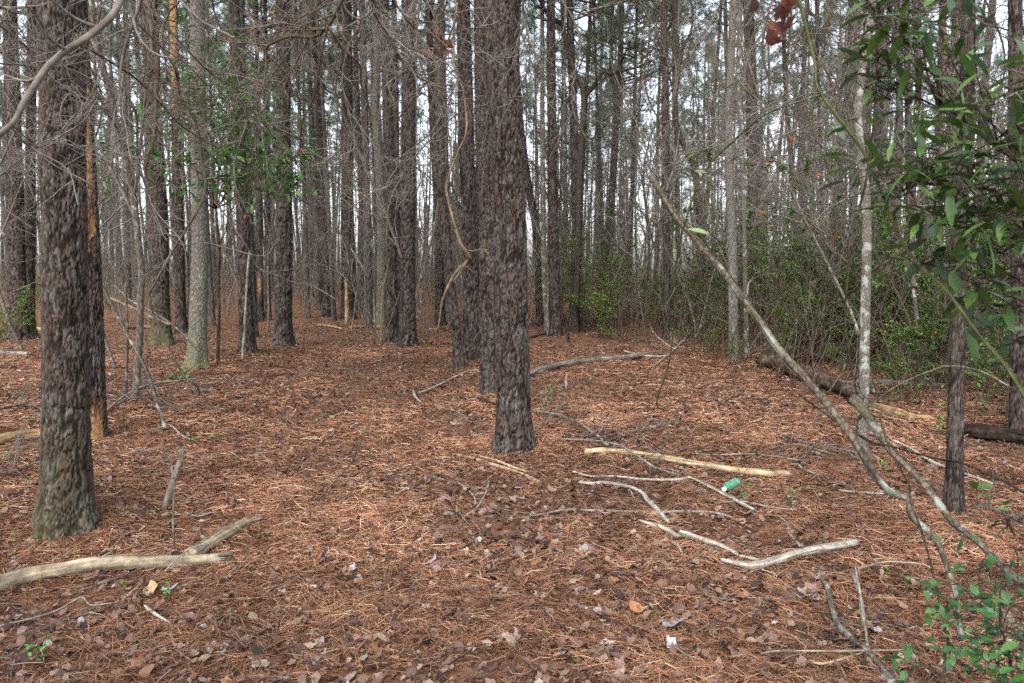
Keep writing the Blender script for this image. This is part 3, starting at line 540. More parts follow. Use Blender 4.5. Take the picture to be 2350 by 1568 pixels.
# ------------------------------------------------------------------ distant pines (copies)
def far_protos():
    out_ = []
    for s in range(6):
        g = np.random.default_rng(100+s); H = [15, 16, 16.5, 11.5, 17.5, 18][s]; t = thing(PT, 'grey pine trunk far back in the dense wood', 'pine', (0, 0, 0), 'pines crowding the distant wood')
        lean = g.normal(0, .018, 2); pts = [np.array([lean[0]*z+.06*math.sin(z*.5+s)*min(z, 3)/3, lean[1]*z, z]) for z in np.linspace(1, H, 9)]
        mb = MB(); P = cr(np.array([[0, 0, -.3]]+pts), 40); z = P[:, 2]; r = (.115, .09, .12, .07, .105, .08)[s]*(1-.6*np.clip(z/H, 0, 1))*(1+.3*np.exp(-np.clip(z, 0, 9)/.2)); tubes(mb, P[None], r[None], 12)
        st = P[None, 6:34]; p2, r2 = grow(g, st, np.full((1, 28), .02), 26, .06, 1.4, 5, .3, .1, .05, 1.0); tubes(mb, p2, r2*.6, 3, np.full((26, 3), .9))
        mb.build('trunk', M['farpine'], t); link('crown', CROWN[s % 5], t, (P[-1, 0], P[-1, 1], H-6.8), s, .8 if s == 3 else 1.05)
        out_.append(t)
    return out_
FP = far_protos()
occ = []
def free(x, y, dmin):
    for a, b in occ:
        if (a-x)**2+(b-y)**2 < dmin*dmin: return False
    return True
g = np.random.default_rng(21); cnt = 0; first = set(range(6))
for k in range(9000):
    if cnt >= 235: break
    d = 20+62*g.uniform(0, 1)**.85; a = g.uniform(-.66, .66); x, y = d*math.sin(a), d*math.cos(a)
    if a > -.05 and g.uniform() > (.5 if d < 50 else .75): continue
    if a < -.05 and d < 26 and g.uniform() < .5: continue
    if not free(x, y, 1.5): continue
    occ.append((x, y)); i = cnt % 6; sc = g.uniform(.75, 1.3); z = float(terr(x, y)); loc = (x, y, z); sc3 = (sc, sc, g.uniform(.9, 1.15))
    tl = (g.normal(0, .02), g.normal(0, .02))
    if i in first: FP[i].location = loc; FP[i].scale = sc3; FP[i].rotation_euler = (tl[0], tl[1], g.uniform(0, 6.3)); first.discard(i)
    else: copy_tree(FP[i], loc, g.uniform(0, 6.3), sc3, tilt=tl)
    cnt += 1
# pines just outside the picture whose crowns shade the clearing
CPN = ['left front', 'far left', 'left behind', 'right front', 'right middle', 'right back', 'straight behind', 'farthest left', 'far right', 'deep behind left', 'right behind', 'deep behind far left', 'outermost left', 'outermost right']
for k, (x, y) in enumerate([(-5.5, 3), (-7, 6.5), (-3.2, -1.5), (3.8, 1.0), (6.0, 4.2), (7.5, 8), (.8, -3), (-8.5, 11), (9.5, 13), (-1.5, -6), (5, -4), (-6.5, -3), (-10, 15), (11, 18)]):
    copy_tree(FP[k % 6], (x, y, float(terr(x, y))), k*1.1, (1.15, 1.15, 1.0), 'pine outside the picture around the camera, the '+CPN[k]+' one', 'pines around the camera')
# the far wood as one mass
def far_wood():
    g = np.random.default_rng(3); n = 900; d = g.uniform(62, 115, n); a = g.uniform(-.75, .75, n); x, y = d*np.sin(a), d*np.cos(a); kp = (a < -.04) | (g.uniform(0, 1, n) < .7); x, y, a, d = x[kp], y[kp], a[kp], d[kp]; n = len(x); z = terr(x, y); s = np.linspace(0, 1, 8); H = g.uniform(9, 19, n)
    P = np.empty((n, 8, 3)); lx = g.normal(0, .03, n)
    for i in range(8):
        P[:, i, 0] = x+lx*H*s[i]+.15*np.sin(s[i]*5+x); P[:, i, 1] = y; P[:, i, 2] = z-.2+H*s[i]
    r = g.uniform(.04, .14, n)
    mb = MB(); tubes(mb, P, r[:, None]*np.linspace(1, .4, 8), 5, mixc(g, n, [(.75, .72, .7), (1, .95, .92)], None, .15))
    P2, R2 = grow(g, P, r[:, None]*np.full(8, .22), 3200, .28, .9, 5, .35, .4, .05); tubes(mb, P2, np.maximum(R2, .012), 3)
    o = mb.build('distant_wood', M['farpine']); tag(o, 'mass of slender grey trunks closing the far background', 'distant wood', None, 'stuff')
    # brushy undergrowth of the far wood
    n = 16000; d = 24+70*g.uniform(0, 1, n)**.8; a = g.uniform(-.75, .75, n); x, y = d*np.sin(a), d*np.cos(a); keep = ~((a > -.3) & (a < .05) & (d < 30)) & ((a < 0) | (g.uniform(0, 1, n) < .6)); x, y, d = x[keep], y[keep], d[keep]; n = len(x)
    z = terr(x, y); H = g.uniform(.5, 3.2, n); P = np.empty((n, 5, 3)); dx = g.normal(0, .3, n); dy = g.normal(0, .3, n); s = np.linspace(0, 1, 5)
    for i in range(5):
        P[:, i, 0] = x+dx*H*s[i]**1.5+g.normal(0, .03, n); P[:, i, 1] = y+dy*H*s[i]**1.5; P[:, i, 2] = z-.05+H*s[i]*(1-.15*s[i])
    mb = MB(); tubes(mb, P, (g.uniform(.004, .012, n)*np.clip(d/30, 1, 2.5))[:, None]*np.linspace(1, .4, 5), 3, mixc(g, n, [(1, .9, .8), (.8, .6, .45), (1, 1, .95), (.55, .5, .4)], None, .2))
    o = mb.build('undergrowth', M['twig']); tag(o, 'tangled grey brown brush filling the gaps between distant trunks', 'undergrowth', None, 'stuff')
far_wood()

# ------------------------------------------------------------------ bare saplings (understory)
def sapling_protos():
    out_ = []
    for s in range(7):
        g = np.random.default_rng(300+s); H = [4.5, 6, 7.5, 5.5, 8.5, 3.6, 7][s]; r0 = [.012, .018, .03, .02, .035, .01, .025][s]
        t = thing('bare_sapling', 'thin bare sapling with fine grey twigs among the pines', 'sapling', (0, 0, 0), 'bare saplings scattered through the wood')
        P = np.empty((1, 14, 3)); q = np.linspace(0, 1, 14); ph = g.uniform(0, 6, 4); P[0, :, 0] = H*(.09*np.sin(q*3+ph[0])+.02*np.sin(q*11+ph[1])); P[0, :, 1] = H*(.09*np.sin(q*2.6+ph[2])+.02*np.sin(q*9+ph[3])); P[0, :, 2] = q*H-.05
        P[0, :, :2] -= P[0, 0, :2]; R = r0*np.linspace(1, .2, 14)[None]; mb = MB(); tubes(mb, P, R, 7); mb.build('trunk', M['grey'], t)
        P1, R1 = grow(g, P, R, 16, .42, .85, 9, .38, .25, .2); P2, R2 = grow(g, P1, R1, 70, .55, .75, 7, .42, .2, .15); P3, R3 = grow(g, P2, R2, 300, .55, .7, 5, .45, .1, .15)
        R1 = np.maximum(R1, .003); R2 = np.maximum(R2, .002); R3 = np.maximum(R3, .0014); mb = MB()
        for p, r, sg in ((P1, R1, 5), (P2, R2, 4), (P3, R3, 3)): tubes(mb, p, r, sg)
        mb.build('twigs', M['twig'], t); out_.append(t)
    return out_
SP = sapling_protos()
g = np.random.default_rng(77); cnt = 0; first = set(range(7)); sap = []
for k in range(4000):
    if cnt >= 240: break
    d = 9+40*g.uniform(0, 1)**1.1; a = g.uniform(-.68, .68); x, y = d*math.sin(a), d*math.cos(a)
    if -.42 < a < .34 and d < 15.5: continue
    if 0 < a < .3 and d < 30 and g.uniform() < .35: continue
    i = cnt % 7; sc = g.uniform(.7, 1.25); z = float(terr(x, y)); tl = (g.normal(0, .1), g.normal(0, .1))
    if i in first: SP[i].location = (x, y, z); SP[i].scale = (sc,)*3; SP[i].rotation_euler = (tl[0], tl[1], g.uniform(0, 6.3)); first.discard(i)
    else: copy_tree(SP[i], (x, y, z), g.uniform(0, 6.3), sc, tilt=tl)
    cnt += 1

for k in range(58):
    d = 17+30*g.uniform(); a = g.uniform(.01, .34); x, y = d*math.sin(a), d*math.cos(a); copy_tree(SP[k % 7], (x, y, float(terr(x, y))), g.uniform(0, 6.3), g.uniform(.8, 1.4), tilt=(g.normal(0, .08), g.normal(0, .08)))
GAPS = [(-9e9, -20, 'just outside the left edge'), (-20, 150, 'left of the nearest left pine'), (150, 371, 'between the nearest left pine and dark pine'), (371, 451, 'between the dark pine and mossy oak'), (451, 568, 'just right of the mossy oak'), (568, 650, 'left of the path rim pine'),
        (650, 799, 'left of the white snag'), (799, 936, 'behind the close pine pair'), (936, 1084, 'right of the close pine pair'), (1084, 1276, 'behind the thick centre pine'), (1276, 1370, 'behind the forked trunk'), (1370, 1531, 'right of the snaking dark trunk'), (1531, 1685, 'left of the grey tan oak'),
        (1685, 1831, 'right of the grey tan oak'), (1831, 1981, 'left of the lichen white tree'), (1981, 2190, 'right of the lichen white tree'), (2190, 2370, 'right of the bent slim pine'), (2370, 9e9, 'just outside the right edge')]
ORD = 'first second third fourth fifth sixth seventh eighth ninth tenth eleventh twelfth thirteenth fourteenth fifteenth sixteenth seventeenth eighteenth nineteenth twentieth twenty-first twenty-second twenty-third twenty-fourth twenty-fifth twenty-sixth twenty-seventh twenty-eighth twenty-ninth thirtieth'.split()
def proj(o):
    x, y, z = o.location; d = y*cP-(z-CAM_H)*sP; return CX+F*x/d, d
def autolabel(objs, what, split):
    b = {}
    for o in objs:
        px, d = proj(o); gi = next(i for i, q in enumerate(GAPS) if q[0] <= px < q[1]); k = sum(d > s_ for s_ in split); b.setdefault((gi, k), []).append((px, o))
    names = ['near', 'mid', 'far'] if len(split) > 1 else ['nearer', 'farther']
    for (gi, k), L in b.items():
        L.sort(key=lambda q: q[0])
        for i, (_, o) in enumerate(L):
            o['label'] = (ORD[min(i, 29)]+' from left of the ' if len(L) > 1 else 'only ')+names[k]+' '+what+' '+GAPS[gi][2].replace('the ', '')
autolabel([o for o in S.objects if o.parent is None and o.get('group') == 'pines crowding the distant wood'], 'pines', (38, 58))
autolabel([o for o in S.objects if o.parent is None and o.get('group') == 'bare saplings scattered through the wood'], 'bare saplings', (20, 34))
# ------------------------------------------------------------------ evergreen shrubs
GRN = [(.08, .16, .035), (.11, .21, .045), (.15, .26, .06), (.055, .11, .04), (.20, .27, .08)]
def shrub_proto(seed, H, spread, nleaf, ll, lw, cols=GRN, label='', name='evergreen_shrub', cat='shrub', group=None, n1=26, nst=5, yellow=.02):
    g = np.random.default_rng(seed); t = thing(name, label, cat, (0, 0, 0), group); n0 = nst
    P = np.empty((n0, 9, 3)); q = np.linspace(0, 1, 9); a = g.uniform(0, 6.3, n0); l = g.uniform(.15, .55, n0)*spread; hh = H*g.uniform(.7, 1, n0); R = np.full((n0, 1), .007)*H*.6*np.linspace(1, .3, 9)
    for i in range(9):
        P[:, i, 0] = np.cos(a)*(.04+l*q[i]**1.3)+g.normal(0, .015*H, n0)*q[i]; P[:, i, 1] = np.sin(a)*(.04+l*q[i]**1.3)+g.normal(0, .015*H, n0)*q[i]; P[:, i, 2] = hh*q[i]-.04
    P1, R1 = grow(g, P, R, n1, .5, .9, 7, .3, .3, .08); P2, R2 = grow(g, P1, R1, n1*4, .55, .8, 5, .3, .1, .15); mb = MB()
    for p, r in ((P, R), (P1, np.maximum(R1, .002)), (P2, np.maximum(R2, .0013))): tubes(mb, p, r, 4)
    mb.build('stem', M['darktwig'], t)
    wt = g.uniform(0, 1, len(P2))**2.5+.02; idx = g.choice(len(P2), nleaf, p=wt/wt.sum()); f = g.uniform(.1, 1, nleaf)*4; i = np.minimum(f.astype(int), 3); f = (f-i)[:, None]; pos = P2[idx, i]*(1-f)+P2[idx, i+1]*f
    d = (P2[idx, i+1]-P2[idx, i]); d = d/np.linalg.norm(d, axis=1, keepdims=True)*.6+rdir(g, nleaf, .5); nr = rdir(g, nleaf, .6)*.4+np.array([0, 0, 1.])
    mb = MB(); c = mixc(g, nleaf, cols, None, .25); y = g.uniform(0, 1, nleaf) < yellow; c[y] = [.40, .24, .05]
    leaves(mb, pos, d, nr, ll*g.uniform(.6, 1.2, nleaf), lw*g.uniform(.7, 1.15, nleaf), c, 3, .2, .15, g); mb.build('foliage', M['foliage'], t)
    return t
YG = [(.16, .26, .05), (.11, .20, .045), (.22, .30, .08), (.08, .15, .04)]
L1 = 'low evergreen shrub with small dark leaves in the green thicket'
GT = 'evergreen shrubs of the right thicket'
SH = [shrub_proto(500+i, [1.5, 2.1, 1.1, 1.8][i], [1.6, 1.8, 1.3, 1.9][i], [2500, 3200, 1700, 2900][i], .046, .021, label=L1, group=GT) for i in range(4)]
BH = shrub_proto(520, 2.4, 1.9, 1900, .055, .022, YG, 'leafy evergreen shrub in the bush clump behind the centre pine', group='shrubs behind the centre pine', yellow=.06)
bh_used = False
g = np.random.default_rng(9); n = 0; used = set()
spots = []
for k in range(115):            # the thicket right of the clearing
    px = g.uniform(1480, 2420); py = g.uniform(735, 905) if px > 1800 else g.uniform(728, 800)
    if px < 1640: py = g.uniform(722, 760)
    if 1680 < px < 2060: py = min(py, 838)
    spots.append((px, py, (1.25 if px > 1640 else 1)*g.choice([.6, .8, 1.0, 1.2, 1.45])*g.uniform(.9, 1.1)))
for (px, py, s) in [(1390, 760, .75), (1330, 752, .8), (1370, 748, .9), (1410, 765, .7), (1440, 752, .7), (1465, 745, .8), (1230, 752, .8), (1270, 745, .9), (1450, 735, 1), (1340, 735, 1), (1260, 735, .9), (1350, 745, .8), (1420, 750, .9), (1250, 748, .8), (1300, 740, .7), (1580, 800, .55), (1620, 815, .5), (1650, 830, .5), (1640, 790, .7), (2060, 900, .8), (2120, 930, .7), (2260, 930, .9), (2320, 960, 1.0), (2370, 990, 1.0), (1240, 740, .7),
                    (20, 790, .9), (70, 745, .9), (-20, 820, 1.0), (270, 720, .6), (700, 705, .35), (610, 712, .4), (1700, 840, .5), (2230, 880, .8), (2150, 880, .7)]: spots.append((px, py, s))
for (px, py, s) in spots:
    p = gnd(px, py); i = n % 4; lb, gp = (L1, GT) if px > 1480 else (('leafy evergreen shrub in the bush clump behind the centre pine', 'shrubs behind the centre pine') if px > 1200 else ('small evergreen shrub in the shade of the left wood', 'shrubs in the left wood'))
    if 1200 < px <= 1480:
        s = s*1.25
        if not bh_used: bh_used = True; BH.location = p; BH.scale = (s,)*3
        else: copy_tree(BH, p, g.uniform(0, 6.3), (s, s, s*g.uniform(.8, 1.2)))
    elif i not in used and px > 1480: used.add(i); o = SH[i]; o.location = p; o.rotation_euler = (0, 0, g.uniform(0, 6)); o.scale = (s, s, s*g.uniform(.8, 1.2))
    else: copy_tree(SH[i], p, g.uniform(0, 6.3), (s, s, s*g.uniform(.8, 1.2)), lb, gp)
    n += 1
autolabel([o for o in S.objects if o.parent is None and o.get('group') == GT], 'small leaved shrubs', (13,))
autolabel([o for o in S.objects if o.parent is None and o.get('group') == 'shrubs behind the centre pine'], 'evergreen shrubs', (14,))
autolabel([o for o in S.objects if o.parent is None and o.get('group') == 'shrubs in the left wood'], 'evergreen shrubs', (14,))
def thicket_twigs():
    g = np.random.default_rng(44); n = 1200; px = g.uniform(.13, .75, n); d = g.uniform(10.5, 24, n)+np.clip(.35-px, 0, 1)*30; x, y = d*np.sin(px), d*np.cos(px); z = terr(x, y); H = g.uniform(.4, 2.4, n); P = np.empty((n, 6, 3)); dx, dy = g.normal(0, .35, n), g.normal(0, .35, n); s_ = np.linspace(0, 1, 6)
    for i in range(6): P[:, i, 0] = x+dx*H*s_[i]**1.4+g.normal(0, .03, n)*s_[i]; P[:, i, 1] = y+dy*H*s_[i]**1.4; P[:, i, 2] = z-.04+H*s_[i]*(1-.2*s_[i])
    R = g.uniform(.003, .009, n)[:, None]*np.linspace(1, .4, 6); mb = MB(); tubes(mb, P, R, 4, mixc(g, n, [(.8, .55, .42), (.6, .36, .26), (.9, .85, .8), (.4, .3, .26)], None, .2)); P2, R2 = grow(g, P, R, 3000, .5, .9, 5, .4, .1, .1); tubes(mb, P2, np.maximum(R2, .0022), 3)
    o = mb.build('brush_thicket', M['twig']); tag(o, 'tangle of bare brown stems filling the green thicket', 'brush', None, 'stuff')
thicket_twigs()
for k, (x, y, sc, nm_) in enumerate([(-3.1, 1.2, 1.5, 'unseen evergreen bush added for shade left of the camera'), (-4.6, 3.3, 1.6, 'tall unseen evergreen bush added for shade left of the nearest left pine'), (3.0, .9, 1.5, 'unseen evergreen bush added for shade right of the camera'), (3.9, 2.8, 1.6, 'tall unseen evergreen bush added for shade right of the pole'), (-1.8, -1.2, 1.4, 'unseen evergreen bush added for shade behind the camera on the left'), (-6.2, 6.0, 1.6, 'unseen evergreen bush added for shade beyond the left edge by the tan log'), (5.6, 5.6, 1.5, 'unseen evergreen bush added for shade beyond the right edge by the shaded pine')]):
    copy_tree(BH, (x, y, float(terr(x, y))), k*1.7, sc, nm_, 'unseen evergreen bushes added around the camera for shade')  # unseen bushes, added out of view to darken the left and right edges
# taller holly-like evergreens
def leafy_tree(px, py, H, spread, nleaf, label, ll=.07, lw=.028, seed=1, cols=GRN, n1=26, name='leafy_sapling', zoff=0, nst=2):
    t = shrub_proto(seed, H, spread, int(nleaf*1.8), ll*1.1, lw*1.2, cols, label, name, 'sapling', None, n1, nst, .03); t.location = gnd(px, py); return t
leafy_tree(1372, 775, 1.15, 1.2, 900, 'bright green leafy bush with yellow tinged leaves right of the centre pine', .07, .026, 41, [(.14, .22, .05), (.10, .18, .04), (.2, .26, .07)])
leafy_tree(1345, 760, 3.0, 1.4, 700, 'tall bright green leafy sapling growing through the bush clump', .08, .026, 42, [(.14, .23, .06), (.10, .18, .05), (.18, .26, .08)], 24)
leafy_tree(1590, 775, 3.4, 1.6, 700, 'leafy evergreen sapling standing left of the grey tan oak', .06, .022, 43)
leafy_tree(1800, 790, 3.0, 2.2, 1500, 'broad leafy evergreen sapling right of the shrub backed straight pine', .06, .024, 44)
leafy_tree(2250, 900, 2.4, 1.6, 1200, 'dense evergreen sapling behind the bent slim pine', .07, .026, 45)
leafy_tree(2105, 800, 3.0, 2.0, 1500, 'leafy sapling between the lichen white tree and bent slim pine', .06, .024, 46)
# evergreen branches seen on the left, on a slender tree
def leafy_branches(name, label, cat, base, stem_pts, sprays, seed, ll, lw, per, cols, mat='darktwig', r=.018, lmat='foliage', gather=.07):
    t = thing(name, label, cat, base); mb = MB(); limb(mb, stem_pts, np.linspace(r, r*.35, len(stem_pts)), 8, .06, .12, s=seed, wig=.02); mb.build('trunk', M[mat], t); g = np.random.default_rng(seed)
    mb = MB(); ml = MB()
    for (c, L, n) in sprays:
        c = np.array(c); SPn = np.array(stem_pts); o = SPn[np.argmin(np.linalg.norm(SPn-c-np.array([0, 0, -.3]), axis=1))]; limb(mb, [o, (o+c)/2+rdir(g, 1)[0]*.05*np.linalg.norm(o-c), c], [r*.45, r*.3, r*.15], 5, .06, .1, s=seed, wig=.03)
        tw = np.array([[c, c+rdir(g, 1, .4)[0]*L*g.uniform(.6, 1)] for _ in range(n)]); P = tw[:, :1]+(tw[:, 1:]-tw[:, :1])*np.linspace(0, 1, 5)[None, :, None]+g.normal(0, .02, (n, 5, 3))*np.linspace(0, 1, 5)[None, :, None]
        tubes(mb, P, np.linspace(.0022, .001, 5)[None].repeat(n, 0), 4); q = np.repeat(P[:, -1], per, 0)+g.normal(0, gather*.3, (n*per, 3)); dd = (P[:, -1]-P[:, -2]); dd = np.repeat(dd/np.linalg.norm(dd, axis=1, keepdims=True), per, 0)*.5+rdir(g, n*per, .5)
        leaves(ml, q, dd, rdir(g, n*per)*.5+np.array([0, 0, 1.]), ll*g.uniform(.6, 1.15, n*per), lw*g.uniform(.75, 1.15, n*per), mixc(g, n*per, cols, None, .25), 5, .22, .25, g)
    mb.build('branches', M[mat], t); ml.build('foliage', M[lmat], t); return t
b = gnd(500, 838); dp = dep_of(b)
leafy_branches('evergreen_tree', 'slender dark stemmed tree with glossy green leaf sprays right of the mossy oak', 'tree', b, [b, at(502, 740, dp), at(503, 620, dp), at(497, 480, dp), at(505, 360, dp), at(520, 240, dp), at(530, 100, dp)],
   [(at(x, y, dp-3.2+q), .6, int(n*2.6)) for x, y, n, q in [(500, 170, 9, .2), (540, 190, 9, .3), (430, 210, 8, -.3), (470, 235, 10, .1), (520, 290, 12, -.2), (570, 280, 10, .4), (590, 370, 12, .2), (620, 400, 10, .5), (560, 420, 10, 0), (430, 380, 6, 0), (390, 320, 6, -.4), (470, 75, 4, 0), (300, 360, 5, -.5), (600, 330, 8, .3)]], 61, .115, .05, 6, [(.06, .16, .035), (.10, .22, .05), (.045, .12, .04), (.14, .26, .08)], r=.03, gather=.3)
# ------------------------------------------------------------------ brown hanging leaves and small coloured leaves handled with their branches
# near foreground branches (traced, at their own depths)
def stick(name, label, cat, pts, w, d0=None, d1=None, mat='twig', ground=False, sides=(), seg=9, rough=.12, splinter=(0, 0), wig=.0, lift=.0, group=None, seed=1, knot=0., endlift=(0, 0)):
    n = len(pts); w = [w]*n if np.isscalar(w) else list(np.interp(np.linspace(0, 1, n), np.linspace(0, 1, len(w)), w))
    def lay(pts, w, d0, d1, ground, lift=lift, endlift=endlift):
        P = []; Rr = []; m = len(pts)
        for i, (x, y) in enumerate(pts):
            f = i/(m-1)
            if ground:
                p = gnd(x, y); dp = dep_of(p); r = w[i]/2*dp/F; l = lift+endlift[0]*(1-f)+endlift[1]*f; p = p+np.array([0, 0, r*.8+l+.014]); 
            else: dp = d0+(d1-d0)*f; p = at(x, y, dp); r = w[i]/2*dp/F
            P.append(p); Rr.append(r)
        return np.array(P), Rr
    P, Rr = lay(pts, w, d0, d1, ground); base = P[np.argmin(P[:, 2])]
    t = thing(name, label, cat, base, group) if sides else None; mb = MB(); limb(mb, P, Rr, seg, max(.012, max(Rr)*1.2), rough, splinter, None, wig, seed, knot)
    if not sides:
        o = mb.build(name, M[mat], None, origin=base); tag(o, label, cat, group); return o
    mb.build('stem', M[mat], t)
    for i, sd in enumerate(sides):
        sp, sw = sd[0], sd[1]; gr = sd[2] if len(sd) > 2 else ground; dd = sd[3] if len(sd) > 3 else (d1 if d1 else None, d1)
        k = len(sp); q, r = lay(sp, list(np.linspace(sw, sw*.45, k)), dd[0], dd[1], gr); mb = MB(); limb(mb, q, r, 6, .03, rough, (0, 0), None, wig, seed+i+1); mb.build('side_branch', M[mat], t)
    return t
def fuzz(t, seed, n1=10, n2=30, lf=.35, up=0, mat='twig', r=.35):          # fine twigs of a traced branch, one part
    g = np.random.default_rng(seed); stem = [c for c in t.children] if t.type == 'EMPTY' else [t]; P = []
    return None
def twigs_on(t, pts, w, d0, d1, seed, n1=10, n2=30, ln=.4, mat='twig', up=0., n3=0, spread=.8, rmin=.0016):
    g = np.random.default_rng(seed); m = len(pts); P = np.array([at(x, y, d0+(d1-d0)*i/(m-1)) for i, (x, y) in enumerate(pts)]); P = cr(P, 16)[None]
    L = np.linalg.norm(np.diff(P[0], axis=0), axis=1).sum(); r = w/2*d0/F; R = np.full((1, 16), r); P1, R1 = grow(g, P, R, n1, ln/L, spread, 8, .4, up, .05, .5); P2, R2 = grow(g, P1, R1, n2, .6, .7, 6, .4, up, .15)
    mb = MB(); tubes(mb, P1, np.maximum(R1, rmin*1.4), 4); tubes(mb, P2, np.maximum(R2, rmin), 3)
    if n3: P3, R3 = grow(g, P2, R2, n3, .6, .7, 5, .4, up, .15); tubes(mb, P3, np.maximum(R3, rmin*.8), 3)
    mb.build('twigs', M[mat], t)
def branch(label, pts, w, d0, d1, mat='twig', tw=None, sides=(), seed=1, name='overhanging_branch', cat='branch', knot=.25, **kw):
    if pts[0][1] <= -10: pts = [(pts[0][0]+(pts[0][0]-pts[1][0])*3, -420), (pts[0][0]+(pts[0][0]-pts[1][0])*1.2, -190)]+list(pts)
    t = stick(name, label, cat, pts, w, d0, d1, mat, False, sides or [([pts[-2], pts[-1]], 1.5, False, (d1, d1))], 9, .1, (0, 0), .006, seed=seed, knot=knot)
    if tw: twigs_on(t, pts, w if np.isscalar(w) else w[0], d0, d1, seed, *tw, mat=mat, **kw)
    return t
branch('thick smooth grey branch sweeping across the top left corner', [(285, -40), (272, 5), (262, 30), (235, 60), (190, 95), (150, 120), (105, 160), (75, 200), (50, 235), (30, 275), (0, 305), (-50, 350)], [17, 16, 15, 13], 2.3, 2.0, 'twig', (6, 14, .5), [([(20, 290), (15, 330), (30, 400), (22, 470)], 4, False, (2.05, 2.1))], 11)
branch('greyish forked branch hanging left with crooked elbows', [(327, -20), (308, 52), (290, 105), (279, 185), (304, 238), (315, 280), (318, 380), (335, 420), (350, 480), (358, 540)], [8, 8, 7, 6, 4], 3.2, 3.6, 'twig', (14, 50, .5, 'twig')[:3], [([(316, 52), (367, 105), (430, 150), (480, 200), (560, 260)], 4, False, (3.2, 3.8)), ([(320, 380), (322, 450), (340, 560), (345, 620)], 3, False, (3.4, 3.6))], 12, n3=90)
branch('dark reddish dead branch hanging left beside the forked one', [(330, -20), (350, 70), (362, 105), (357, 210), (353, 315), (330, 390)], [9, 10, 10, 8, 6], 4.2, 4.2, 'darktwig', (8, 24, .5), (), 13, n3=60)
branch('long zigzag grey branch drooping from top left down to the litter', [(362, 100), (402, 157), (416, 224), (451, 287), (465, 367), (468, 448), (420, 538), (405, 562), (357, 649), (343, 691), (378, 775), (420, 859), (451, 883), (458, 908)], [7, 7, 7, 6, 6, 5, 4], 4.4, 5.6, 'twig', (16, 50, .6),
   [([(451, 883), (497, 876), (521, 862)], 4, False, (5.6, 5.6)), ([(468, 448), (504, 476), (552, 545), (575, 580), (594, 617), (650, 638), (682, 652), (710, 652), (783, 694)], 4, False, (4.9, 5.4)),
    ([(362, 512), (413, 561), (472, 558), (528, 572), (605, 588), (633, 554)], 4, False, (4.9, 5.1)), ([(420, 859), (450, 835), (456, 797)], 3, False, (5.5, 5.5))], 14, n3=60)
branch('straight thin branch slanting down across the left wood', [(325, 0), (437, 122), (500, 185), (560, 238), (629, 290), (734, 336)], [5, 4, 3, 2], 4.0, 5.0, 'twig', (18, 60, .5), (), 15, n3=120)
branch('second thin straight branch slanting below the first in the left wood', [(192, 105), (250, 140), (310, 180), (360, 230), (420, 290), (500, 340)], [5, 4, 3], 3.6, 4.6, 'darktwig', (16, 50, .5), (), 16, n3=90)
branch('dark crooked branch reaching left at the top centre', [(810, -40), (783, 7), (752, 59), (720, 84), (664, 84), (622, 101), (608, 119), (619, 140)], [10, 9, 8, 6, 4], 3.4, 3.8, 'darktwig', (16, 60, .5), [([(752, 59), (734, 140), (717, 227), (692, 280), (685, 350), (647, 402)], 6, False, (3.5, 4.0)), ([(755, 62), (783, 108), (825, 150), (828, 196), (846, 245), (850, 297)], 7, False, (3.5, 3.9))], 17, n3=120)
branch('smooth tan branch curving down right at the top centre', [(850, -30), (856, 10), (863, 35), (888, 77), (919, 136), (951, 171), (993, 191), (1042, 196)], [9, 9, 7, 5, 3], 3.2, 4.0, 'twig', (16, 60, .5), [([(855, 20), (830, 45), (800, 30), (790, 10)], 5, False, (3.2, 3.2))], 18, n3=120)
branch('thin branch arching right before the centre pine', [(895, -20), (902, 0), (933, 45), (965, 70), (1028, 79), (1080, 66), (1126, 65)], [6, 5, 4, 2.5], 3.8, 4.2, 'twig', (16, 50, .5), [([(950, -10), (990, 55), (1010, 105), (1060, 160), (1110, 190)], 3.5, False, (3.8, 4.2))], 19, n3=120)
branch('peeled yellow vine hanging and twisting in front of the pines', [(1052, -20), (1049, 10), (1042, 70), (1043, 150), (1063, 210), (1070, 297), (1050, 350), (1028, 413), (1028, 455), (1052, 548), (1077, 589), (1074, 598), (1042, 631), (1017, 684), (1010, 719), (1007, 747), (994, 768)], [5, 6, 6, 5, 5, 6, 7, 6, 4, 2], 5.6, 6.2, 'tan', (6, 14, .35), (), 20, name='hanging_vine', cat='vine')
branch('thin twiggy branch sloping down left behind the yellow vine', [(1120, 240), (1040, 268), (960, 350), (905, 420), (860, 440), (800, 480)], [4, 3, 2], 5.0, 5.6, 'twig', (16, 50, .5), (), 22, n3=90)
branch('tangled thin twigs crossing the centre pine trunk', [(1190, 230), (1130, 215), (1060, 190), (990, 120), (940, 60)], [3, 3, 3], 5.0, 4.5, 'twig', (18, 60, .45), (), 23, n3=100)
branch('thin dark vine hanging down to the path and trailing left', [(892, 470), (886, 560), (890, 603), (876, 684), (874, 824), (870, 911), (835, 999), (811, 1055), (783, 1090), (727, 1153), (675, 1223), (664, 1251)], [3, 3, 4, 4, 4, 3, 3, 3], 6.2, 4.75, 'darktwig', None, (), 24, name='hanging_vine', cat='vine')
branch('short dark vine dangling over the litter left of the path', [(640, 760), (647, 806), (661, 866), (672, 900), (657, 929), (654, 964), (689, 995)], [3, 3, 3, 2], 7.4, 7.4, 'darktwig', (4, 10, .3), (), 25, name='hanging_vine', cat='vine')
branch('thin dark vine dangling left of the yellow vine', [(982, 470), (979, 561), (974, 624), (975, 691), (972, 761), (982, 834)], [3, 3, 3, 2], 9, 9, 'darktwig', (5, 12, .4), (), 26, name='hanging_vine', cat='vine')
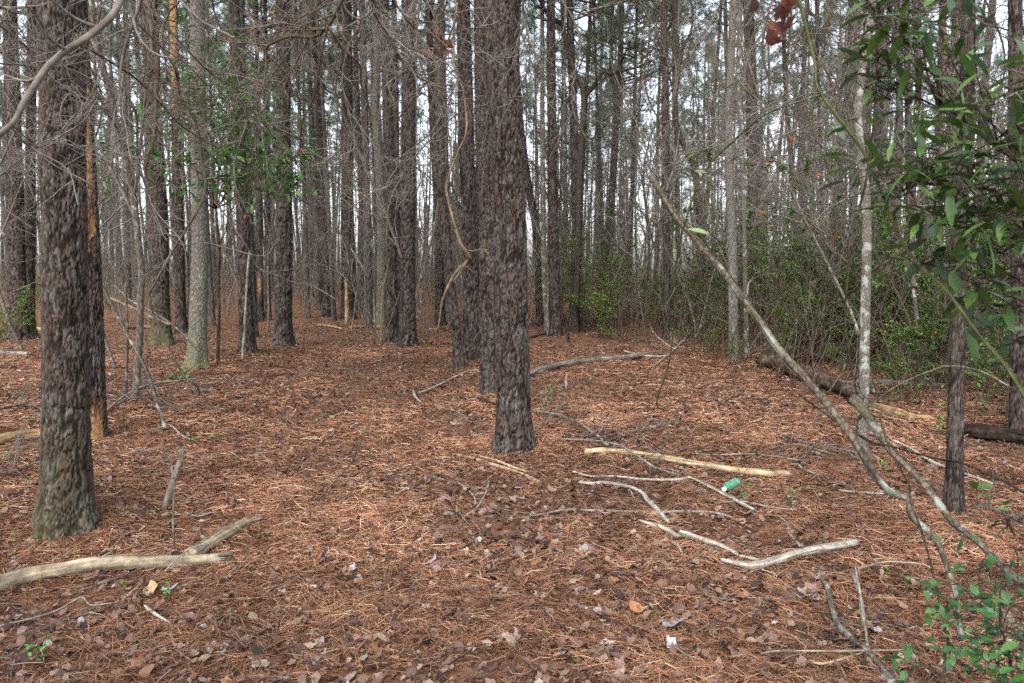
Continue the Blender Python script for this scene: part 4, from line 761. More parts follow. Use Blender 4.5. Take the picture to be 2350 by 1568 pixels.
branch('twiggy branch entering from the left edge at mid height', [(-30, 215), (60, 330), (120, 328), (230, 338)], [5, 4, 3, 2], 3.0, 3.4, 'twig', (16, 50, .5), (), 27, n3=100)
branch('fine bare branch drooping over the far left trunks', [(-30, 40), (40, 60), (90, 150), (150, 200), (260, 260)], [4, 3, 2], 3.8, 4.4, 'twig', (20, 60, .6), (), 28, n3=140)
branch('fine grey branch hanging over the pines left of the path', [(700, -20), (640, 60), (600, 150), (560, 260), (500, 330)], [4, 3, 2], 5.0, 6, 'twig', (20, 70, .6), (), 29, n3=160)
branch('fine grey branch hanging at the top between the path pines', [(960, -20), (900, 90), (860, 200), (800, 320), (740, 380)], [4, 3, 2], 5.0, 6, 'twig', (20, 70, .6), (), 30, n3=160)
for i, (x, y, dx, dy, dd, L_, nm_) in enumerate([(60, -20, 90, 330, 5, .7, 'nearest left pine'), (215, -20, -60, 420, 6, .8, 'second left pine'), (300, -20, 150, 380, 5.5, .8, 'dark pine'), (420, -20, -90, 300, 6.5, .8, 'yellow topped pine'), (500, -20, 120, 420, 6, .8, 'mossy oak'), (585, -20, -30, 480, 7, .9, 'wounded thin pine'), (690, -20, -110, 360, 6, .8, 'path rim pine'), (760, -20, 60, 460, 7, .8, 'small straight pine'),
        (830, -20, -50, 400, 5.5, .8, 'snag pine'), (960, -20, 70, 470, 6, .8, 'close pine pair'), (1040, -20, -110, 300, 5, .6, 'yellow vine'), (1220, -20, -60, 360, 6.2, .6, 'centre pine'), (1290, -20, 60, 350, 8, 1., 'straight dark pine'), (1450, -20, 90, 380, 8, 1., 'snaking trunk'), (1640, -20, -70, 330, 7, .9, 'grey tan oak'), (1760, -20, 40, 450, 7, .9, 'shrub backed pine'), (1860, -20, 60, 400, 6, .9, 'crooked slim pine'), (2140, -20, 60, 500, 6, .9, 'orange patched pine'), (2270, -20, 40, 420, 4.5, .7, 'bent slim pine'), (2345, 60, -30, 460, 5, .8, 'right edge pine')]):
    pp = [(x+dx*f+22*math.sin(f*7+i), y+dy*f) for f in np.linspace(0, 1, 7)]; branch('curving bare branch with fine twigs drooping from the top before the '+nm_, pp, [6, 5, 4, 2.5], dd, dd+.5, 'darktwig' if i % 3 == 1 else 'twig', (16, 60, L_), (), 400+i, n3=110 if i < 9 else 170)
branch('slender looping vine hanging right of the centre', [(1882, 217), (1763, 259), (1693, 315), (1619, 395), (1567, 525), (1550, 620), (1550, 720), (1535, 830), (1507, 925), (1531, 943)], [4, 4, 4, 4, 4, 3], 3.2, 5.4, 'greentwig', (6, 14, .3), (), 31, name='hanging_vine', cat='vine')
branch('thin straight dark vine in front of the lichen white tree', [(2018, -10), (2018, 35), (2011, 210), (1990, 402), (1966, 509), (1941, 670), (1943, 789), (1966, 904)], [5, 5, 5, 5, 6, 5, 4], 2.6, 3.2, 'dark', (4, 8, .3), (), 32, name='hanging_vine', cat='vine')
branch('soft green arching cane running down the right foreground', [(1820, -30), (1833, 0), (1870, 140), (1882, 210), (1987, 357), (2063, 540), (2113, 610), (2172, 666), (2240, 760), (2305, 834), (2350, 904), (2400, 990)], [6, 7, 7, 8, 8, 9, 10], 2.0, 1.5, 'greentwig', None, (), 33, name='arching_cane', cat='vine')
branch('thin bare twigs fanning left from the right tree tops', [(1990, 300), (1890, 215), (1800, 240), (1720, 300), (1640, 350)], [3, 3, 2], 4.2, 4.6, 'twig', (22, 70, .6), [([(1970, 270), (1880, 290), (1760, 330), (1660, 380), (1567, 460)], 3.5, False, (4.2, 4.6))], 34, n3=120)
branch('bare grey limb with twigs reaching right above the leaning pole', [(1530, 440), (1545, 395), (1590, 385), (1640, 395), (1700, 410), (1820, 420)], [5, 4, 3, 2], 4.2, 4.4, 'twig', (14, 40, .5), (), 35, n3=60)
branch('thin bare branch crossing the top right sky gap', [(1900, -20), (1870, 150), (1760, 180), (1700, 190)], [3.5, 3, 2], 4, 4.4, 'darktwig', (20, 70, .6), (), 36, n3=140)
branch('thin branch rising from shrubs toward the lichen white tree', [(2080, 562), (2050, 590), (2020, 610), (1998, 625)], [6, 6, 5], 6.6, 6.8, 'darktwig', (4, 8, .3), (), 37)
branch('brown crooked branch left of the lichen white tree trunk', [(1978, 640), (1955, 615), (1930, 590), (1900, 570), (1905, 545), (1870, 520), (1850, 500)], [7, 6, 5, 4, 3], 6.8, 6.8, 'darktwig', (10, 30, .5), [([(1905, 548), (1930, 520), (1940, 400), (1880, 330), (1850, 260)], 4, False, (6.8, 6.5))], 38, n3=50)
# leaning poles
t = stick('leaning_pole', 'long lichen blotched bare pole leaning down right across the scene', 'dead tree', [(1493, 404), (1515, 440), (1545, 490), (1600, 555), (1660, 625), (1700, 680), (1745, 742), (1790, 805), (1850, 870), (1900, 930), (1960, 1010), (2000, 1080), (2040, 1128), (2085, 1145), (2092, 1185), (2140, 1230), (2170, 1290), (2195, 1370), (2205, 1470)], [11, 14, 16, 17, 18, 19, 19, 18, 16, 15, 13, 12], 4.7, 3.25, 'pole', False,
   [([(1745, 738), (1718, 700), (1716, 665), (1722, 645), (1750, 632), (1780, 628)], 5, False, (4.35, 4.3)), ([(1518, 440), (1530, 420), (1545, 395), (1560, 300)], 5, False, (4.65, 4.65))], 12, .08, (1.2, 0), .003, seed=51, knot=.15)
t = stick('fallen_pole', 'dark broken pole with a knotted end sloping to the right edge', 'dead tree', [(1962, 918), (1985, 945), (2020, 1000), (2050, 1040), (2120, 1110), (2180, 1190), (2240, 1240), (2300, 1300), (2360, 1350), (2420, 1410)], [26, 20, 17, 16, 16, 16, 17, 19], 4.9, 3.7, 'pole', False,
   [([(1985, 938), (2060, 885), (2134, 852), (2183, 841), (2250, 852), (2322, 890)], 6, False, (4.8, 4.4)), ([(1990, 936), (2030, 948), (2085, 964)], 8, False, (4.8, 4.7)), ([(1988, 945), (1965, 965), (1970, 985)], 12, False, (4.85, 4.85)), ([(1900, 905), (1925, 868), (1942, 834)], 6, False, (4.9, 4.9))], 12, .25, (1.2, 0), .004, seed=52, knot=.3)
stick('bare_stick', 'thin dark stick crossing the poles toward the right edge', 'stick', [(1820, 895), (1892, 948), (1938, 978), (2000, 1015), (2039, 1023), (2100, 1040), (2162, 1055), (2214, 1065), (2301, 1104), (2350, 1130), (2400, 1150)], [5, 6, 5, 5, 6, 7], 5.2, 2.9, 'dark', seed=53, knot=.4)
stick('bare_stick', 'thin upright dark stem crossing before the leaning pole foot', 'stick', [(2020, 960), (2045, 1040), (2085, 1110), (2090, 1150), (2115, 1220), (2140, 1310), (2160, 1400), (2178, 1490), (2190, 1540)], [4, 4, 5, 6, 6], 3.6, 2.75, 'dark', seed=54)
stick('leaning_pole', 'lichen covered thin pole leaning against the litter on the left', 'dead tree', [(225, 640), (234, 659), (266, 719), (297, 778), (325, 831), (346, 880), (364, 936), (380, 985)], [7, 8, 8, 9, 9], 9.0, 7.75, 'lichen', False, [([(266, 719), (250, 700), (243, 690)], 4, False, (8.7, 8.6)), ([(310, 795), (280, 765), (232, 758)], 3, False, (8.6, 8.4))], 10, .15, (0, 0), .01, seed=55)
stick('leaning_pole', 'pale thin pole slanting down behind the left lichen pole', 'dead tree', [(262, 655), (300, 690), (343, 712), (402, 750), (455, 806)], [6, 6, 5, 4], 12.5, 11.0, 'lichen', seed=56)
stick('leaning_pole', 'brown thin fallen pole crossing the left wood floor', 'dead tree', [(255, 685), (300, 705), (350, 729), (390, 745)], [6, 7, 6], 14, 13.0, 'tan', seed=57)
stick('bare_stick', 'slim lichen stem standing upright right of the left leaning pole', 'stick', [(288, 650), (291, 730), (292, 800), (288, 904)], [5, 6, 6, 6], 9.3, 9.35, 'lichen', seed=58)
stick('bare_stick', 'slim white stem standing in front of the pine right of the mossy oak', 'stick', [(573, 575), (567, 640), (562, 730), (556, 826)], [5, 5, 5, 6], 12.6, 12.8, 'white', seed=59)
# snags
for (lab, pts, w, dd, mt, sd) in [
  ('short bleached white snag standing before a pine behind the path', [(795, 745), (795, 700), (794, 660), (793, 637)], [10, 9, 7, 4], None, 'pale', 71),
  ('thin whitish crooked stem leaning left of the close pair of pines', [(861, 748), (857, 700), (850, 650), (830, 610), (805, 570)], [6, 6, 5, 3], None, 'white', 72),
  ('splintered grey stick standing tilted in the left foreground', [(378, 1170), (395, 1118), (413, 1055), (418, 1028)], [15, 15, 13, 11], None, 'greylog', 73),
  ('thin speckled stick standing beside the splintered left stick', [(402, 1266), (396, 1200), (396, 1120), (388, 1060), (372, 1010)], [4, 5, 5, 4], None, 'lichen', 74),
  ('small broken snag stub in the litter before the grey fallen log', [(1300, 893), (1300, 870), (1301, 855)], [6, 5, 3], None, 'white', 75),
  ('broken dark stub with spike at the bush edge right of centre', [(1302, 790), (1303, 770), (1300, 742)], [10, 7, 3], None, 'dark', 76)]:
    bp = gnd(*pts[0]); dp = dep_of(bp); stick('snag' if 'stick' not in lab else 'broken_stick', lab, 'snag' if 'stick' not in lab else 'stick', pts, w, dp, dp, mt, seed=sd, splinter=(0, 3.5 if w[-1] > 6 else 1), wig=.01, rough=.25)
# ------------------------------------------------------------------ logs and sticks lying on the ground
LOGS = [
 ('fallen_log', 'smooth pale barkless log lying at the bottom left corner', 'log', 'pale2', [(-60, 1386), (0, 1366), (70, 1345), (140, 1332), (210, 1320), (280, 1315), (370, 1312), (455, 1308), (512, 1300)], [38, 38, 36, 34, 34, 30, 22], (0, 2.5), .01),
 ('fallen_log', 'short rotting yellow log slanting up behind the pale corner log', 'log', 'pale2', [(432, 1300), (470, 1272), (518, 1242), (560, 1218), (600, 1202)], [34, 32, 26, 14], (0, 3), .0),
 ('fallen_log', 'tan log end poking in at the left edge behind nearest pine', 'log', 'tanlog', [(-70, 1038), (0, 1022), (50, 1012), (120, 1006)], [26, 24, 20], (0, 0), .0),
 ('fallen_log', 'long grey branch log lying right of the centre pine', 'log', 'greylog', [(1205, 868), (1225, 861), (1290, 845), (1350, 836), (1419, 829), (1470, 822), (1520, 812)], [10, 14, 15, 14, 12, 8], (1, 0), .0),
 ('fallen_branch', 'thin grey branch lying over the end of the grey branch log', 'stick', 'white', [(1433, 819), (1480, 823), (1530, 823)], [5, 5, 3], (0, 0), .02),
 ('fallen_log', 'bright cream peeled log behind the green bottle', 'log', 'pale', [(1343, 1044), (1400, 1047), (1470, 1056), (1540, 1068), (1610, 1080), (1700, 1095), (1760, 1100), (1812, 1101)], [13, 15, 16, 16, 16, 16, 18, 15], (1, 2), .01),
 ('fallen_branch', 'stout grey lichen branch with a raised broken end right of centre', 'stick', 'white', [(1655, 1300), (1690, 1308), (1730, 1316), (1777, 1304), (1819, 1289), (1864, 1279), (1917, 1272), (1962, 1263)], [10, 13, 17, 18, 18, 19, 18, 16], (1, 1.5), .012),
 ('fallen_branch', 'forked whitish branch running into the stout lichen branch', 'stick', 'white', [(1560, 1236), (1610, 1252), (1660, 1268), (1700, 1288), (1745, 1298)], [13, 12, 9, 5], (1, 1), .012),
 ('fallen_branch', 'long mottled branch lying at the bottom right of centre', 'stick', 'lichen', [(1878, 1322), (1890, 1345), (1903, 1372), (1910, 1410), (1922, 1445), (1952, 1480), (1987, 1508), (2020, 1545), (2050, 1590)], [12, 13, 13, 14, 15, 16, 18], (1, 0), .006),
 ('fallen_branch', 'birch piece with white peeling bark near the bottom right', 'stick', 'white', [(1957, 1322), (1966, 1350), (1974, 1380), (1979, 1420), (1984, 1456)], [11, 10, 9, 12, 12], (1, 2), .0),
 ('fallen_branch', 'thin straight pole lying over the white birch piece', 'stick', 'white', [(1962, 1320), (1972, 1375), (1982, 1440), (1990, 1507)], [4, 5, 5, 5], (0, 0), .03),
 ('fallen_branch', 'smooth grey branch hooking right then sinking in the litter', 'stick', 'white', [(1329, 1117), (1360, 1121), (1395, 1119), (1447, 1131), (1475, 1146), (1485, 1160), (1503, 1177), (1535, 1212)], [7, 9, 9, 10, 11, 11, 9], (1, 0), .01),
 ('fallen_branch', 'long thin branch lying straight below the hooked grey branch', 'stick', 'greylog', [(1170, 1203), (1238, 1192), (1301, 1181), (1378, 1184), (1440, 1186), (1510, 1188), (1567, 1186), (1654, 1192), (1731, 1225)], [3, 4, 6, 6, 7, 6, 4], (0, 0), .012),
 ('fallen_branch', 'grey forking branch lying in front of the green bottle', 'stick', 'white', [(1315, 1092), (1357, 1104), (1413, 1104), (1483, 1112), (1560, 1112), (1588, 1109), (1654, 1142), (1730, 1183)], [4, 5, 6, 6, 7, 8, 7], (0, 0), .015),
 ('fallen_branch', 'bent thin branch end right of the forking grey branch', 'stick', 'greylog', [(1640, 1165), (1700, 1160), (1760, 1172), (1800, 1178), (1834, 1180)], [3, 4, 5, 4], (0, 0), .01),
 ('fallen_branch', 'splintered tan wood sliver lying below the centre pine', 'stick', 'pale', [(1045, 1050), (1087, 1060), (1133, 1076), (1165, 1085), (1196, 1095), (1236, 1116)], [4, 6, 9, 8, 7, 9], (2, 2), .005),
 ('fallen_branch', 'second tan splinter lying beside the first below the centre pine', 'stick', 'pale', [(1090, 1052), (1130, 1064), (1180, 1083), (1215, 1092)], [4, 6, 6, 3], (2, 2), .012),
 ('fallen_branch', 'thin brown curved branch at the foot of the centre pine', 'stick', 'tan', [(1080, 1006), (1105, 1010), (1133, 1021), (1160, 1030), (1190, 1035)], [4, 8, 9, 8, 5], (1, 1), .012),
 ('fallen_branch', 'dark short stick in the middle of the foreground litter', 'stick', 'rotten', [(1056, 1270), (1080, 1258), (1110, 1246), (1161, 1238)], [4, 5, 6, 5], (0, 0), .006),
 ('fallen_branch', 'thin pale branch running from litter toward the pine pair right', 'stick', 'white', [(963, 910), (1000, 895), (1040, 874), (1080, 857), (1105, 855)], [5, 5, 4, 3], (0, 0), .02),
 ('fallen_branch', 'short curved white stick left of the pale running branch', 'stick', 'white', [(948, 903), (954, 918), (966, 929)], [5, 6, 4], (1, 1), .006),
 ('fallen_branch', 'short thick brown stick lying left of the centre pine foot', 'stick', 'dark', [(1098, 921), (1115, 928), (1133, 935)], [7, 9, 8], (0, 0), .004),
 ('fallen_branch', 'short thin brown wavy stick right of the stout lichen branch', 'stick', 'white', [(1784, 1191), (1806, 1212), (1815, 1240), (1838, 1266)], [4, 5, 6, 7], (0, 1), .008),
 ('fallen_branch', 'thin twiggy stick right of the birch piece', 'stick', 'white', [(1969, 1322), (2005, 1312), (2039, 1306), (2080, 1308), (2120, 1312), (2145, 1328)], [4, 5, 6, 4, 3], (0, 0), .02),
 ('fallen_log', 'dark weathered rotting log at the thicket edge on the right', 'log', 'rotten', [(1745, 850), (1775, 853), (1800, 860), (1830, 876), (1860, 886), (1917, 906), (1960, 925), (2004, 941)], [24, 32, 32, 30, 30, 28, 26, 22], (1, 0), .05),
 ('fallen_log', 'dark hollow rotting log end behind the bent slim pine at right', 'log', 'darkrot', [(2188, 1000), (2225, 1004), (2262, 1010), (2300, 1016), (2350, 1024), (2420, 1036)], [22, 34, 38, 36, 32, 30], (3, 0), .0),
 ('fallen_log', 'broken tan decayed log section right of the dark rotting log', 'log', 'tanlog', [(2000, 942), (2040, 952), (2074, 962), (2110, 966), (2150, 968)], [18, 20, 16, 8], (0, 2), .0),
 ('fallen_log', 'straight bleached log lying behind the lichen white tree', 'log', 'greylog', [(1905, 888), (1980, 887), (2057, 887), (2120, 890), (2180, 893)], [12, 16, 16, 14], (1, 1), .0),
 ('fallen_log', 'tan log half hidden in the thicket behind the bent pine', 'log', 'tanlog', [(2060, 846), (2110, 846), (2178, 852)], [9, 9, 8], (0, 0), .06),
 ('fallen_branch', 'long thin grey pole lying behind the bent slim pine foot', 'stick', 'white', [(2050, 1015), (2090, 1040), (2140, 1070), (2214, 1098), (2280, 1122)], [6, 7, 8, 8, 7], (0, 0), .01),
 ('fallen_branch', 'thin pale straight stick lying in front of the bent slim pine', 'stick', 'pale', [(2058, 1249), (2100, 1253), (2150, 1255)], [3, 4, 3], (0, 0), .01),
 ('fallen_branch', 'long thin branch crossing the bottom edge near the mottled branch', 'stick', 'greylog', [(1745, 1520), (1790, 1515), (1840, 1516), (1950, 1515), (2072, 1512)], [4, 5, 5, 4], (0, 0), .02),
 ('fallen_branch', 'splintered pale wood strip lying at the bottom right', 'stick', 'pale', [(1790, 1545), (1850, 1535), (1890, 1540), (1960, 1520), (2000, 1505)], [6, 8, 6, 3], (2, 1), .01),
 ('fallen_log', 'slim tan log lying far back behind the path', 'log', 'tanlog', [(727, 750), (755, 753), (785, 757)], [5, 5, 4], (0, 0), .0),
 ('fallen_log', 'slim tan log far back left of the close pine pair', 'log', 'tanlog', [(802, 756), (845, 753), (890, 754)], [6, 6, 6], (0, 0), .0),
 ('fallen_log', 'tan log lying far back behind the left lichen pole', 'log', 'tanlog', [(287, 757), (320, 754), (346, 754)], [6, 6, 6], (0, 0), .0),
 ('fallen_log', 'dark mossy log lying at the left edge', 'log', 'greylog', [(-60, 816), (0, 818), (40, 819), (66, 821)], [14, 13, 11], (0, 1), .0),
 ('fallen_log', 'pale log section lying behind the far left pine', 'log', 'tanlog', [(60, 755), (85, 758), (103, 762)], [10, 10, 8], (0, 0), .0),
 ('fallen_branch', 'arched thin branch over the litter left of the mossy oak foot', 'stick', 'greylog', [(245, 955), (297, 916), (357, 892), (420, 884), (452, 880)], [5, 6, 6, 5], (0, 0), .04),
 ('fallen_branch', 'dark straight stick lying below the arched thin branch', 'stick', 'rotten', [(273, 942), (350, 944), (425, 944)], [6, 7, 6], (0, 0), .01),
 ('fallen_branch', 'thin twiggy stick left of the centre lying across the slope', 'stick', 'greylog', [(338, 1000), (372, 990), (392, 985), (420, 1010), (450, 1022)], [3, 4, 4, 3], (0, 0), .02),
 ('fallen_branch', 'angled thin stick lying in the bottom left litter', 'stick', 'greylog', [(-10, 1457), (63, 1440), (133, 1419), (187, 1390), (210, 1408), (262, 1401)], [4, 4, 5, 5, 3], (0, 0), .02),
 ('fallen_branch', 'curled bark strip below the pale corner log', 'stick', 'white', [(332, 1403), (345, 1415), (367, 1429), (394, 1444)], [6, 9, 8, 4], (1, 1), .01),
 ('fallen_branch', 'pale thin split stick at the bottom left of centre', 'stick', 'greylog', [(391, 1462), (400, 1490), (415, 1510), (443, 1530)], [5, 6, 6, 4], (0, 1), .005),
 ('fallen_branch', 'straight pale stick tilted right of the short yellow log', 'stick', 'greylog', [(651, 1341), (628, 1362), (601, 1384)], [4, 4, 6], (0, 1), .01),
 ('fallen_branch', 'thin white curved twig lying over the pale corner log', 'stick', 'white', [(380, 1352), (405, 1325), (440, 1297), (470, 1285), (490, 1272)], [3, 3, 3, 2], (0, 0), .075),
 ('fallen_branch', 'pale small stick poking up behind the pale corner log', 'stick', 'white', [(208, 1310), (235, 1297), (260, 1284)], [3, 4, 3], (0, 0), .03),
 ('fallen_branch', 'thin grey branch snaking left of the centre pine foot', 'stick', 'greylog', [(1064, 962), (1040, 950), (1015, 945), (985, 930)], [3, 3, 4, 3], (0, 0), .02),
 ('fallen_branch', 'long faint thin branch lying behind the peeled cream log', 'stick', 'greylog', [(1590, 1049), (1650, 1052), (1720, 1050), (1790, 1058), (1830, 1066)], [3, 4, 4, 5], (0, 0), .01),
 ('fallen_branch', 'grey split stick right of the peeled cream log end', 'stick', 'greylog', [(1820, 1058), (1840, 1075), (1870, 1100)], [3, 6, 8], (1, 1), .01),
 ('fallen_branch', 'pale stick lying right of the green bottle', 'stick', 'greylog', [(1730, 1130), (1770, 1134), (1808, 1137)], [5, 8, 7], (1, 1), .0),
 ('fallen_branch', 'flat pale stick lying farther right of the green bottle', 'stick', 'greylog', [(1925, 1135), (1970, 1140), (2025, 1143)], [4, 6, 5], (1, 1), .01),
 ('fallen_branch', 'brown stick on the mound behind the poles crossing', 'stick', 'tan', [(1790, 1040), (1830, 1034), (1880, 1046), (1920, 1060)], [4, 5, 5, 4], (0, 0), .03),
 ('fallen_branch', 'pale thin fallen stem left of the dark rotting log', 'stick', 'tan', [(1905, 945), (1850, 938), (1820, 935)], [5, 4, 4], (0, 0), .02),
 ('fallen_branch', 'small grey stick lying mid path', 'stick', 'greylog', [(1075, 1212), (1058, 1190), (1047, 1172)], [3, 4, 4], (0, 0), .006),
 ('fallen_branch', 'straight dark pole far back right of the centre pine', 'stick', 'dark', [(1216, 778), (1240, 772), (1264, 767)], [5, 5, 4], (0, 0), .0),
 ('fallen_branch', 'short dark log far back at the thicket edge', 'log', 'greylog', [(1838, 761), (1870, 765), (1895, 766)], [6, 7, 6], (0, 0), .0),
 ('fallen_branch', 'thick broken limb piece beside the forked whitish branch', 'stick', 'white', [(1508, 1216), (1535, 1232), (1560, 1246)], [8, 11, 10], (2, 1), .01),
 ('fallen_branch', 'white splintered short stick near the hooked branch end', 'stick', 'white', [(1455, 1203), (1480, 1212), (1508, 1222)], [4, 7, 9], (2, 1), .015),
 ('fallen_branch', 'small upright tilted white splinter below the forked branch', 'stick', 'white', [(1552, 1250), (1560, 1270), (1567, 1284)], [5, 6, 3], (1, 1), .01),
]
M['darkrot'] = mat_wood('dark_rotten_wood', (.035, .026, .02), (.085, .062, .045), (.012, .009, .008), 9)
M['pale2'] = mat_wood('worn_log_wood', (.32, .27, .19), (.45, .385, .29), (.16, .10, .05), 7)
for i, (nm, lb, ct, mt, pts, w, spl, lift) in enumerate(LOGS):
    stick(nm, lb, ct, pts, w, mat=mt, ground=True, seg=30 if max(w) > 12 else 10, rough=.3 if mt in ('rotten', 'tanlog', 'darkrot') else .14, splinter=spl, lift=lift, seed=200+i, knot=.25, wig=.004)
g = np.random.default_rng(123); cand = sorted([(g.uniform(1230, 2180), g.uniform(1075, 1500), 1) for _ in range(16)]+[(g.uniform(230, 1020), g.uniform(900, 1440), 0) for _ in range(12)])
kc = [0, 0]
for i, (x, y, rt) in enumerate(cand):
    a = g.normal(0, .5)+(.25 if rt else -.2); l = g.uniform(40, 120)*(y/1300); dx, dy = l*math.cos(a), l*math.sin(a)*.45; bw = g.normal(0, 9)
    stick('loose_stick', ORD[kc[rt]]+' from left of the thin loose sticks on the '+('right' if rt else 'left')+' half of the litter', 'stick', [(x-dx/2, y-dy/2), (x-dx*.15, y-dy*.15+bw), (x+dx*.2, y+dy*.2+bw*.4), (x+dx/2, y+dy/2)], [g.uniform(2.5, 5), g.uniform(3, 5), 2], mat=['white', 'greylog', 'twig'][i % 3], ground=True, seg=7, lift=.01, seed=600+i, wig=.01, knot=.3, group='loose sticks on the litter'); kc[rt] += 1
# Y shaped white twig
stick('fallen_branch', 'white Y shaped twig lying in the middle foreground', 'stick', [(1122, 1114), (1116, 1138), (1105, 1160), (1090, 1180), (1066, 1195)], [4, 4, 4, 3], mat='white', ground=True, sides=[([(1091, 1168), (1088, 1150), (1070, 1130), (1049, 1114)], 4)], seed=91, lift=.012)
# brush heap right of the centre pine
def brush(label, pts, seed, n1, n2, ln, mat='greylog', w=6, n3=0):
    P = np.array([gnd(x, y)+np.array([0, 0, .07]) for x, y in pts]); t = thing('brush_pile', label, 'brush', P[0]); mb = MB(); dp = dep_of(P[0]); limb(mb, P, np.full(len(P), w/2*dp/F), 8, .03, .15, s=seed, wig=.01) if True else None; mb.build('stem', M[mat], t)
    g = np.random.default_rng(seed); C = cr(P, 12)[None]; L = np.linalg.norm(np.diff(C[0], axis=0), axis=1).sum(); P1, R1 = grow(g, C, np.full((1, 12), w/2*dp/F), n1, ln/L, .9, 8, .35, .12, .02, .6); P2, R2 = grow(g, P1, R1, n2, .6, .7, 6, .35, .05, .15); mb = MB()
    for p in (P1, P2): p[:, :, 2] = np.maximum(p[:, :, 2], terr(p[:, :, 0], p[:, :, 1])+.028)
    tubes(mb, P1, np.maximum(R1, .0032), 4); tubes(mb, P2, np.maximum(R2, .0022), 3); mb.build('twigs', M['white' if mat == 'white' else 'twig'], t); return t
brush('tangle of thin grey twigs lying right of the centre pine foot', [(1224, 955), (1273, 966), (1329, 987), (1371, 1018), (1395, 1040)], 81, 14, 40, .6)
brush('fan of fine twigs lying over the peeled cream log', [(1260, 1020), (1340, 1022), (1420, 1040), (1500, 1090), (1560, 1112)], 82, 16, 50, .6, 'greylog', 4)
brush('loose twig tangle lying below the leaning left pole', [(235, 960), (300, 930), (360, 930), (420, 965)], 83, 14, 40, .6, 'twig', 4)
brush('bushy dead twigs heaped at the far left edge', [(-20, 960), (40, 945), (90, 950), (130, 1000)], 84, 18, 50, .6, 'twig', 5)
brush('spray of dead twigs at the thicket edge right of the grey log', [(1500, 850), (1560, 800), (1600, 745), (1620, 700)], 85, 14, 40, .8, 'white', 4)
brush('fine twig heap on the mound before the lichen white tree', [(1780, 1010), (1850, 1030), (1920, 1050), (1990, 1060)], 86, 20, 60, .5, 'twig', 4)
brush('dead twigs at the left bottom beside the nearest pine', [(-20, 1110), (40, 1100), (90, 1080), (110, 1120)], 87, 14, 40, .45, 'twig', 4)
brush('low twig scatter right of the leaning pole foot', [(2230, 1180), (2290, 1200), (2350, 1230)], 88, 12, 30, .5, 'twig', 4)
# ------------------------------------------------------------------ rotten stump and burnt leaves
def leafpile(name, label, px, py, dep, n, spread, size, cols, seed, twig=None, stemup=0):
    g = np.random.default_rng(seed); c = gnd(px, py) if dep is None else at(px, py, dep); t = thing(name, label, 'dead leaves', c); P = g.normal(0, 1, (n, 3))*np.array(spread)+c
    if dep is None: P[:, 2] = terr(P[:, 0], P[:, 1])+np.abs(g.normal(0, spread[2], n))+.02
    mb = MB(); crumple(mb, P[:, 0], P[:, 1], P[:, 2], g.uniform(.7, 1.2, n)*size, mixc(g, n, cols, None, .25), g, 2.5); mb.build('leaf', M['dryleaf'], t)
    mb = MB(); A = P[g.choice(n, min(8, n))]; tw = np.stack([np.repeat(c[None]+np.array([[0, 0, stemup]]), len(A), 0), (A+c)/2+.01, A], 1); tubes(mb, cr(tw.transpose(1, 0, 2).reshape(3, -1), 6).reshape(6, len(A), 3).transpose(1, 0, 2), np.full((len(A), 6), .0016), 4); mb.build('twig', M['darktwig'], t)
BR = [(.10, .045, .03), (.15, .07, .045), (.07, .035, .028)]
leafpile('dead_leaf_cluster', 'clump of dark curled dead leaves behind the peeled cream log', 1392, 1022, None, 26, (.13, .08, .07), .035, BR, 1)
leafpile('dead_leaf_cluster', 'rusty brown dead leaves hanging at the top right of centre', 1800, 42, 2.6, 11, (.035, .03, .05), .035, [(.11, .04, .022), (.06, .025, .018)], 2, stemup=.1)
leafpile('dead_leaf_cluster', 'small brown leaf clump hanging left of the yellow vine', 1008, 108, 4.2, 9, (.03, .03, .04), .03, BR, 3, stemup=.1)
leafpile('dead_leaf_cluster', 'brown dead leaves at the foot of the stout centre left pine', 1005, 790, None, 22, (.22, .1, .06), .05, [(.2, .08, .04), (.16, .07, .045)], 4)
leafpile('dead_leaf_cluster', 'curled brown leaf clump on the ground behind the path vine', 625, 850, None, 22, (.2, .12, .05), .04, BR, 6)
OR = [(.42, .10, .02), (.42, .16, .03)]
for i, (x, y, d, lb) in enumerate([(1811, 321, 6, 'single orange red leaf on a twig left of the lichen white tree'), (1766, 374, 6, 'pale orange leaf hanging below the orange red leaf'), (1884, 399, 6, 'tiny bright red leaf right of the orange ones'), (1751, 487, 6, 'bright red leaf hanging low by the straight pine'), (1924, 543, 6, 'tiny orange leaf above the shrubs'), (2235, 521, 5, 'orange red leaf among dark green sprays at right'),
      (596, 188, 5, 'brown leaf hanging beside the left green sprays'), (583, 178, 5.2, 'small brown curled leaf left of the hanging brown leaf'), (455, 185, 4.6, 'curled brown leaf hanging in the left wood'), (690, 340, 5, 'faded brown leaf caught at the pine left of the path'), (564, 494, 6, 'rust leaf caught low in the left wood'), (622, 30, 5, 'orange brown leaf near the top left'), (1190, 494/1, 6.0, 'reddish leaf caught beside the centre pine'), (1238, 300, 6.2, 'reddish leaf tangled at the right of the centre pine')]):
    g = np.random.default_rng(i); c = at(x, y, d); mb = MB(); leaves(mb, np.repeat(c[None], 3, 0), rdir(g, 3)+np.array([0, 0, -.6]), rdir(g, 3), .032, .019, mixc(g, 3, OR if i < 6 else [(.30, .12, .06), (.24, .10, .05)], None, .2), 5, .3, .4, g)
    mb2 = mb; tubes(mb2, np.array([c, c+[.01, 0, .03], c+[.0, .01, .06]])[None], np.full((1, 3), .0008), 3, np.array([[.1, .06, .04]])); o = mb2.build('hanging_leaf', M['dryleaf'], None, origin=c); tag(o, lb, 'leaf')
